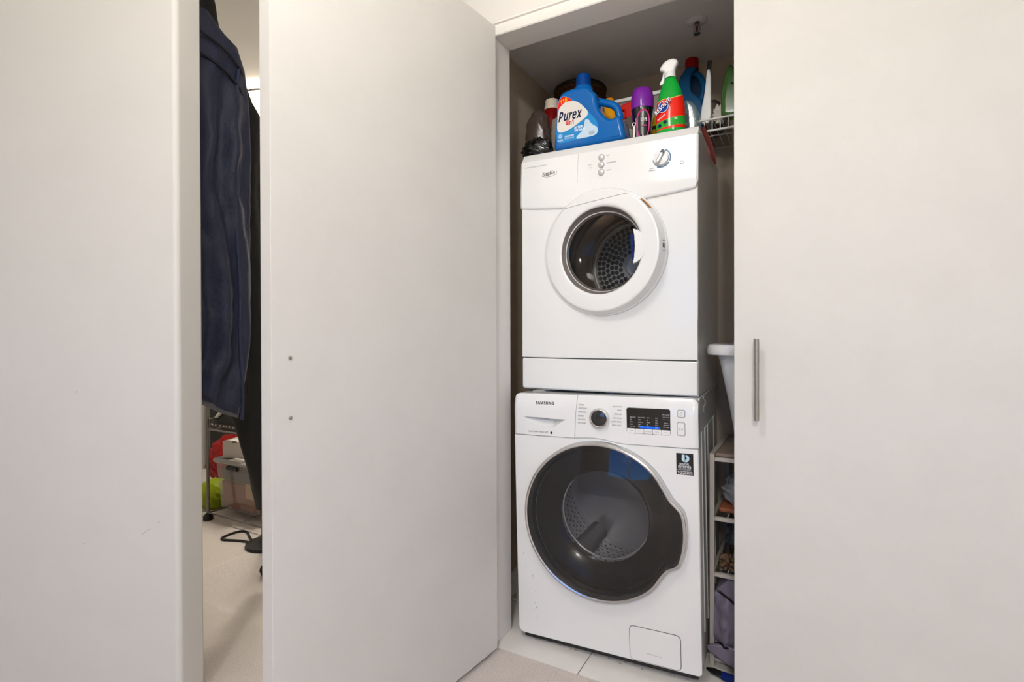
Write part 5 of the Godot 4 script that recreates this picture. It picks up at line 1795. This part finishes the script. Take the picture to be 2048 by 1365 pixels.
# ---------------------------------------------------------------- the walk-in wardrobe on the left
func wardrobe() -> void:
	struct(slab(-3.3, -3.2, 0.0, 2.5, -1.0, 2.0), "wall_wardrobe_left", WALL)
	struct(slab(-3.3, -0.19, 0.0, 2.5, -1.1, -1.0), "wall_wardrobe_back", WALL)
	struct(slab(-0.2, -0.188, 0.0, 2.5, -1.0, -0.089), "wall_wardrobe_right", WALL)
	var bb := MB.new()
	bb.box(Vector3(-1.7, 0.05, -0.994), Vector3(2.98, 0.1, 0.012), 0.003)
	struct(bb, "baseboard_wardrobe", TRIM)
	# ceiling lamp with a metal rim
	var lp := thing("ceiling_lamp", "round white ceiling lamp with thin metal rim glowing inside the wardrobe", "lamp", Vector3(-1.89, 2.5, -0.535))
	var m := MB.new()
	m.lathe([Vector2(0.05, 0.0), Vector2(0.05, -0.02), Vector2(0.02, -0.025), Vector2(0.02, -0.05)], 28, Vector3.ZERO, 1, 1, false)
	part(m, "fitting", TRIM, lp)
	var glow := mat(Color(0.96, 0.95, 0.92), 0.5, 0.0, 0.0, "dome")
	glow.emission_enabled = true
	glow.emission = Color(1.0, 0.95, 0.88)
	glow.emission_energy_multiplier = 6.0
	m = MB.new()
	m.lathe([Vector2(0.0, -0.047), Vector2(0.158, -0.047), Vector2(0.155, -0.065), Vector2(0.135, -0.10), Vector2(0.09, -0.125), Vector2(0.04, -0.136), Vector2(0.0, -0.138)], 48, Vector3.ZERO, 1, 1, false)
	part(m, "dome", glow, lp)
	m = MB.new()
	var rp := []
	for i in 64: rp.append(Vector3(cos(TAU * i / 64) * 0.163, -0.052, sin(TAU * i / 64) * 0.163))
	m.tube(rp, 0.006, 8, true)
	part(m, "rim", STEEL, lp)
	# clothes rail
	var rl := thing("clothes_rail", "steel clothes rail high in the wardrobe behind the wall end", "rail", Vector3(-0.68, 2.43, 0.45))
	m = MB.new()
	m.tube([Vector3(0.0, 0, 0), Vector3(-0.66, 0, 0)], 0.014, 14)
	part(m, "bar", STEEL, rl)
	for x in [-0.03, -0.63]:
		m = MB.new()
		m.box(Vector3(x, 0.037, 0.0), Vector3(0.02, 0.074, 0.03), 0.003)
		part(m, "bracket", STEEL, rl)
	garments()
	# shoe rack
	var rk := thing("shoe_rack", "thin grey metal shoe rack on the wardrobe carpet", "shoe rack", Vector3(-2.04, 0.0, -0.22))
	var gm := mat(Color(0.46, 0.43, 0.42), 0.35, 0.6, 0.0, "rack metal")
	for q in [[0.0, 0.0], [0.62, 0.0], [0.0, -0.32], [0.62, -0.32]]:
		m = MB.new()
		m.tube([Vector3(q[0], 0.02, q[1]), Vector3(q[0], 0.575, q[1])], 0.008, 12)
		var ps := part(m, "post", gm, rk)
		m = MB.new()
		m.lathe([Vector2(0.0, 0.0), Vector2(0.026, 0.0), Vector2(0.026, 0.022), Vector2(0.016, 0.034), Vector2(0.010, 0.04), Vector2(0.0, 0.04)], 16, Vector3(q[0], 0, q[1]), 1, 1, false)
		part(m, "foot", BLACK, ps)
	for y in [0.512, 0.04]:
		var tr := folder("tier", rk)
		for z in [0.0, -0.10, -0.21, -0.32]:
			m = MB.new()
			m.tube([Vector3(0.0, y, z), Vector3(0.62, y, z)], 0.005, 8)
			part(m, "long_rod", gm, tr)
		for x in [0.0, 0.31, 0.62]:
			m = MB.new()
			m.tube([Vector3(x, y, 0), Vector3(x, y, -0.32)], 0.005, 8)
			part(m, "cross_rod", gm, tr)
	m = MB.new()
	m.tube([Vector3(0.0, 0.568, 0), Vector3(0.0, 0.568, -0.32)], 0.005, 8)
	part(m, "side_rail", gm, rk)
	shoes()
	storage()
	# black stand on a round foot, cord beside it
	var st := thing("floor_stand", "black pole stand on a round foot on the wardrobe carpet", "stand", Vector3(-1.425, 0.0, -0.15))
	var bk := mat(Color(0.045, 0.042, 0.042), 0.4, 0.0, 0.0, "stand")
	m = MB.new()
	m.lathe([Vector2(0.0, 0.0), Vector2(0.098, 0.0), Vector2(0.102, 0.006), Vector2(0.098, 0.016), Vector2(0.06, 0.032), Vector2(0.034, 0.045), Vector2(0.030, 0.055), Vector2(0.0, 0.055)], 44, Vector3.ZERO, 1, 1, false)
	part(m, "foot", bk, st)
	m = MB.new()
	m.lathe([Vector2(0.0, 0.05), Vector2(0.027, 0.05), Vector2(0.027, 0.36), Vector2(0.022, 0.37), Vector2(0.022, 1.1), Vector2(0.0, 1.1)], 24, Vector3.ZERO, 1, 1, false)
	part(m, "pole", bk, st)
	m = MB.new()
	m.puff(round_rect(-0.012, 0.14, 0.012, 0.30, 0.006), 0.018, 0.031, 0.004, false)
	var tl := part(m, "teal_clip", mat(Color(0.03, 0.15, 0.19), 0.4), st)
	tl.rotation_degrees.y = -55
	var cd := MB.new()
	var loop := []
	for q in [[-1.505, -0.115], [-1.56, -0.118], [-1.62, -0.095], [-1.675, -0.072], [-1.70, -0.085], [-1.712, -0.14], [-1.708, -0.185], [-1.685, -0.203], [-1.645, -0.195], [-1.59, -0.165], [-1.53, -0.14]]:
		loop.append(Vector3(q[0], 0.006, q[1]))
	cd.tube(smooth3(loop, 2), 0.0058, 8)
	single(cd, "cord", bk, "looped black cord lying on the carpet beside the round foot", "cord")
	# small soft dark item beside the open leaf's free edge
	var sl := MB.new()
	sl.blob(Vector3(0, 0.030, 0), Vector3(0.055, 0.036, 0.06), 0.12, 3, 3.0, 34, 22, 0.15)
	single(sl, "dark_soft_item", mat(Color(0.07, 0.055, 0.05), 0.9), "small dark soft item on the carpet at the open leaf's free edge", "dark_soft_item", "", Vector3(-1.105, 0.0, 0.045))

func cloth_mat(c: Color, key: String, rim := 0.35, rough := 0.6) -> StandardMaterial3D:
	var m := mat(c, rough, 0.0, 0.0, key)
	m.rim_enabled = true
	m.rim = rim
	m.rim_tint = 0.6
	m.heightmap_enabled = true
	m.heightmap_texture = noise(0.03, 4, 77, 512)
	m.heightmap_scale = 0.12
	m.uv1_triplanar = true
	m.uv1_scale = Vector3(5, 2.5, 5)
	return m

# hung cloth in the plane across the rail: half widths by height, folds round the section
func hung(half: Array, thick: float, folds: float, seed_: int, hem := 0.0) -> MB:
	var nz := FastNoiseLite.new()
	nz.seed = seed_
	nz.frequency = 1.0
	var rings := []
	var n := 96
	for k in 61:
		var t := k / 60.0
		var y: float = clampf(lerpf(half[0][0], half[half.size() - 1][0], t), half[half.size() - 1][0] + 1e-5, half[0][0] - 1e-5)
		var w := 0.0
		var wl := 0.0
		for i in half.size() - 1:
			if (y - half[i][0]) * (y - half[i + 1][0]) <= 0.0:
				var f: float = (y - half[i][0]) / (half[i + 1][0] - half[i][0])
				w = lerpf(half[i][1], half[i + 1][1], f)      # towards -z (seen edge)
				wl = lerpf(half[i][2], half[i + 1][2], f)     # towards +z
		var ring := PackedVector3Array()
		for i in n:
			var a := TAU * i / n
			var s := sin(a)
			var z := lerpf(-w, wl, (s + 1.0) / 2.0)
			var amp := folds * clampf(t * 3.0, 0.15, 1.0)
			var x := thick * cos(a) * (0.55 + 0.45 * clampf(t * 4.0, 0, 1))
			var fold := sin(z * 62.0 + 1.4 * nz.get_noise_2d(y * 0.8, 1.0 + seed_) * 4.0 + seed_) * amp
			fold += nz.get_noise_2d(z * 9.0, y * 5.0 + seed_) * amp * 0.9
			ring.append(Vector3(x + fold * signf(cos(a)) * absf(cos(a)), y + hem * (z + w) * smoothstep(0.8, 1.0, t), z + 0.006 * nz.get_noise_2d(y * 6.0, seed_ * 3.0)))
		rings.append(ring)
	var m := MB.new()
	m.loft(rings)
	return m

func hanger(o: Node3D, up: float) -> void:
	var m := MB.new()
	m.tube(smooth3([Vector3(0, up - 0.03, 0.0), Vector3(0, up + 0.04, 0.0), Vector3(0, up + 0.07, 0.02), Vector3(0, up + 0.1, 0.0), Vector3(0, up + 0.07, -0.02)]), 0.002, 6)
	part(m, "hanger_hook", STEEL, o)

func garments() -> void:
	# navy garment bag
	var o := thing("garment_bag", "navy blue garment bag with a long front seam hanging in the wardrobe", "garment bag", Vector3(-0.95, 0.0, 0.45))
	var navy := cloth_mat(Color(0.135, 0.155, 0.255), "navy", 0.5)
	var m := hung([[2.19, 0.030, 0.03], [2.155, 0.070, 0.04], [2.12, 0.140, 0.06], [2.05, 0.170, 0.08], [1.96, 0.186, 0.11], [1.6, 0.190, 0.12], [1.08, 0.190, 0.12], [0.98, 0.180, 0.12], [0.87, 0.166, 0.11], [0.735, 0.135, 0.10]], 0.055, 0.020, 3, 0.55)
	part(m, "body", navy, o, "", 80.0)
	var s := MB.new()
	var path := []
	for k in 46:
		var y := lerpf(2.02, 0.735, k / 45.0)
		path.append(Vector3(0.052 + 0.004 * sin(y * 9.0), y, -0.112 + 0.006 * sin(y * 5.0) + 0.004 * sin(y * 14.0)))
	s.tube(path, 0.0062, 14)
	part(s, "seam", cloth_mat(Color(0.15, 0.18, 0.30), "navy seam"), o, "", 60.0)
	for q in [[2.075, -0.02], [2.00, -0.05]]:
		s = MB.new()
		s.tube(smooth3([Vector3(0.045, q[0] + 0.03, 0.06), Vector3(0.058, q[0], -0.05), Vector3(0.050, q[0] - 0.045, -0.12), Vector3(0.015, q[0] - 0.055, -0.158)]), 0.0055, 14)
		part(s, "strap", cloth_mat(Color(0.075, 0.085, 0.15), "navy strap"), o, "", 60.0)
	hanger(o, 2.24)
	# black coat behind it, taller at the neck, its hem cut away to the right
	o = thing("coat", "long black coat hanging behind the navy garment bag, its hem tapering down", "coat", Vector3(-1.11, 0.0, 0.45))
	var blk := cloth_mat(Color(0.022, 0.02, 0.02), "black cloth", 0.12, 0.7)
	m = hung([[2.40, 0.125, 0.03], [2.36, 0.155, 0.05], [2.23, 0.180, 0.08], [2.16, 0.243, 0.10], [2.08, 0.285, 0.11], [2.01, 0.318, 0.11], [1.97, 0.350, 0.11], [1.85, 0.375, 0.11], [1.0, 0.375, 0.08], [0.80, 0.375, -0.10], [0.73, 0.375, -0.205], [0.69, 0.375, -0.228], [0.575, 0.372, -0.262], [0.36, 0.37, -0.325], [0.30, 0.365, -0.34]], 0.04, 0.010, 9)
	part(m, "body", blk, o, "", 80.0)
	hanger(o, 2.36)

func shoes() -> void:
	var o := thing("shoe", "black shoe with white stripe and studded sole on top of the shoe rack", "shoe", Vector3(-1.965, 0.518, -0.30), 176.0)
	var rings := []
	for q in [[-0.13, 0.016, 0.030], [-0.125, 0.030, 0.075], [-0.10, 0.037, 0.095], [-0.05, 0.037, 0.098], [-0.01, 0.038, 0.080], [0.04, 0.043, 0.060], [0.09, 0.045, 0.048], [0.125, 0.036, 0.038], [0.142, 0.018, 0.026]]:
		var r := PackedVector3Array()
		for i in 24:
			var a := TAU * i / 24
			var y: float = sin(a)
			r.append(Vector3(q[0], 0.022 + (q[2] * maxf(y, 0.0) if y > 0.0 else 0.006 * y), cos(a) * q[1]))
		rings.append(r)
	var m := MB.new()
	m.loft(rings)
	part(m, "upper", mat(Color(0.03, 0.03, 0.03), 0.55), o, "", 70.0)
	m = MB.new()
	var sole := smooth(flat([-0.135, 0.0, -0.125, -0.034, -0.05, -0.036, 0.0, -0.038, 0.08, -0.047, 0.13, -0.035, 0.148, 0.0, 0.13, 0.035, 0.08, 0.047, 0.0, 0.038, -0.05, 0.036, -0.125, 0.034]), true, 1)
	var from := m.t.size()
	m.puff(sole, 0.0, 0.022, 0.004)
	m.move(from, Transform3D(Basis(Vector3(1, 0, 0), Vector3(0, 0, 1), Vector3(0, 1, 0)), Vector3.ZERO))
	m.fix(from)
	var so := part(m, "sole", mat(Color(0.30, 0.27, 0.24), 0.6), o)
	m = MB.new()
	for i in 26:
		var p: Vector2 = sole[int(i * sole.size() / 26.0)]
		m.blob(Vector3(p.x * 1.0, 0.012, p.y * 1.0), Vector3(0.005, 0.005, 0.005), 0.0, 1, 1.0, 8, 6, 0.0)
	part(m, "stud", mat(Color(0.80, 0.77, 0.70), 0.4), so)
	m = MB.new()
	m.tube([Vector3(0.060, 0.058, -0.040), Vector3(0.035, 0.078, -0.036), Vector3(0.0, 0.104, -0.022)], 0.010, 8)
	part(m, "stripe", mat(Color(0.82, 0.81, 0.79), 0.5), o)

func storage() -> void:
	# lidded clear box on the lower tier
	var o := thing("storage_box", "clear plastic storage box with white lid and rusty brown contents", "storage box", Vector3(-1.895, 0.046, -0.41))
	var film := pane(Color(0.75, 0.72, 0.70), 0.22, 0.1)
	var ring := func(hx: float, hz: float, y: float) -> PackedVector3Array:
		var p := PackedVector3Array()
		for q in round_rect(-hx, -hz, hx, hz, 0.02, 4): p.append(Vector3(q.x, y, q.y))
		return p
	var m := MB.new()
	m.loft([ring.call(0.158, 0.105, 0.0), ring.call(0.163, 0.110, 0.005), ring.call(0.185, 0.125, 0.270)], true, false)
	m.fix(0)
	part(m, "body", film, o)
	m = MB.new()
	m.loft([ring.call(0.150, 0.098, 0.007), ring.call(0.164, 0.106, 0.150), ring.call(0.12, 0.08, 0.165)])
	part(m, "brown_contents", mat(Color(0.50, 0.25, 0.17), 0.7), o)
	m = MB.new()
	m.loft([ring.call(0.160, 0.102, 0.168), ring.call(0.167, 0.108, 0.228), ring.call(0.13, 0.08, 0.238)])
	part(m, "grey_contents", mat(Color(0.17, 0.15, 0.16), 0.7), o)
	m = MB.new()
	m.loft([ring.call(0.192, 0.132, 0.264), ring.call(0.198, 0.138, 0.270), ring.call(0.198, 0.138, 0.280), ring.call(0.190, 0.130, 0.287), ring.call(0.17, 0.11, 0.287), ring.call(0.165, 0.105, 0.284)])
	part(m, "lid", mat(Color(0.60, 0.59, 0.58), 0.35), o)
	m = MB.new()
	m.box(Vector3(-0.02, 0.243, 0.128), Vector3(0.10, 0.022, 0.014), 0.004)
	part(m, "handle", BLACK, o)
	m = MB.new()
	m.box(Vector3(0.125, 0.13, 0.1185), Vector3(0.075, 0.085, 0.003), 0.001)
	part(m, "paper_label", mat(Color(0.68, 0.60, 0.52), 0.7), o)
	# white carton on the lid, a card before it
	var c := thing("carton", "small white carton standing on the lid of the clear storage box", "carton", Vector3(-1.985, 0.333, -0.385), 20.0)
	m = MB.new()
	m.box(Vector3(0, 0.047, 0), Vector3(0.15, 0.094, 0.12), 0.002)
	part(m, "body", mat(Color(0.78, 0.75, 0.72), 0.6), c)
	m = MB.new()
	m.box(Vector3(0, 0.0955, 0.0), Vector3(0.152, 0.003, 0.122), 0.001)
	var l := part(m, "lid", mat(Color(0.80, 0.77, 0.74), 0.6), c)
	m = MB.new()
	m.box(Vector3(0.0, 0.094, 0.0612), Vector3(0.03, 0.012, 0.001))
	part(m, "tab", mat(Color(0.45, 0.42, 0.40), 0.6), l)
	m = MB.new()
	m.box(Vector3(0, 0.003, 0), Vector3(0.11, 0.006, 0.05), 0.001)
	var cd := single(m, "card", mat(Color(0.82, 0.80, 0.76), 0.6), "flat whitish card lying on the storage box lid before the carton", "card", "", Vector3(-1.885, 0.333, -0.305))
	cd.rotation_degrees.y = 6
	# red and yellow-green bags behind
	m = MB.new()
	m.blob(Vector3(0, 0.17, 0), Vector3(0.23, 0.185, 0.13), 0.10, 44, 2.2, 70, 46, 0.1)
	single(m, "sack", cloth_mat(Color(0.52, 0.03, 0.02), "red sack", 0.3, 0.45), "puffy bright red sack on the carpet behind the rack and the white carton", "sack", "", Vector3(-2.52, 0.0, -0.685))
	m = MB.new()
	m.blob(Vector3(0, 0.08, 0), Vector3(0.10, 0.095, 0.09), 0.09, 46, 2.0, 40, 26, 0.1)
	single(m, "sack", cloth_mat(Color(0.50, 0.55, 0.04), "lime sack", 0.3, 0.45), "yellow green sack on the carpet left of the clear storage box", "sack", "", Vector3(-2.215, 0.0, -0.37))
	# black case made up to fill an unidentified dark area at the back wall
	var ca := thing("made_up_case", "made-up big black case filling a dark area against the wardrobe's back wall behind the red sack", "made_up_case", Vector3(-2.62, 0.0, -0.91))
	m = MB.new()
	m.box(Vector3(0, 0.43, 0), Vector3(0.90, 0.80, 0.15), 0.03)
	var bk2 := mat(Color(0.035, 0.032, 0.03), 0.55)
	part(m, "shell", bk2, ca)
	m = MB.new()
	m.tube(smooth3([Vector3(-0.12, 0.825, 0), Vector3(-0.11, 0.87, 0), Vector3(0.11, 0.87, 0), Vector3(0.12, 0.825, 0)]), 0.012, 8)
	part(m, "handle", bk2, ca)
	for x in [-0.36, 0.36]:
		m = MB.new()
		m.lathez([Vector2(0.0, -0.02), Vector2(0.028, -0.02), Vector2(0.028, 0.02), Vector2(0.0, 0.02)], 16, Vector3(x, 0.028, 0.05), false)
		part(m, "wheel", bk2, ca)
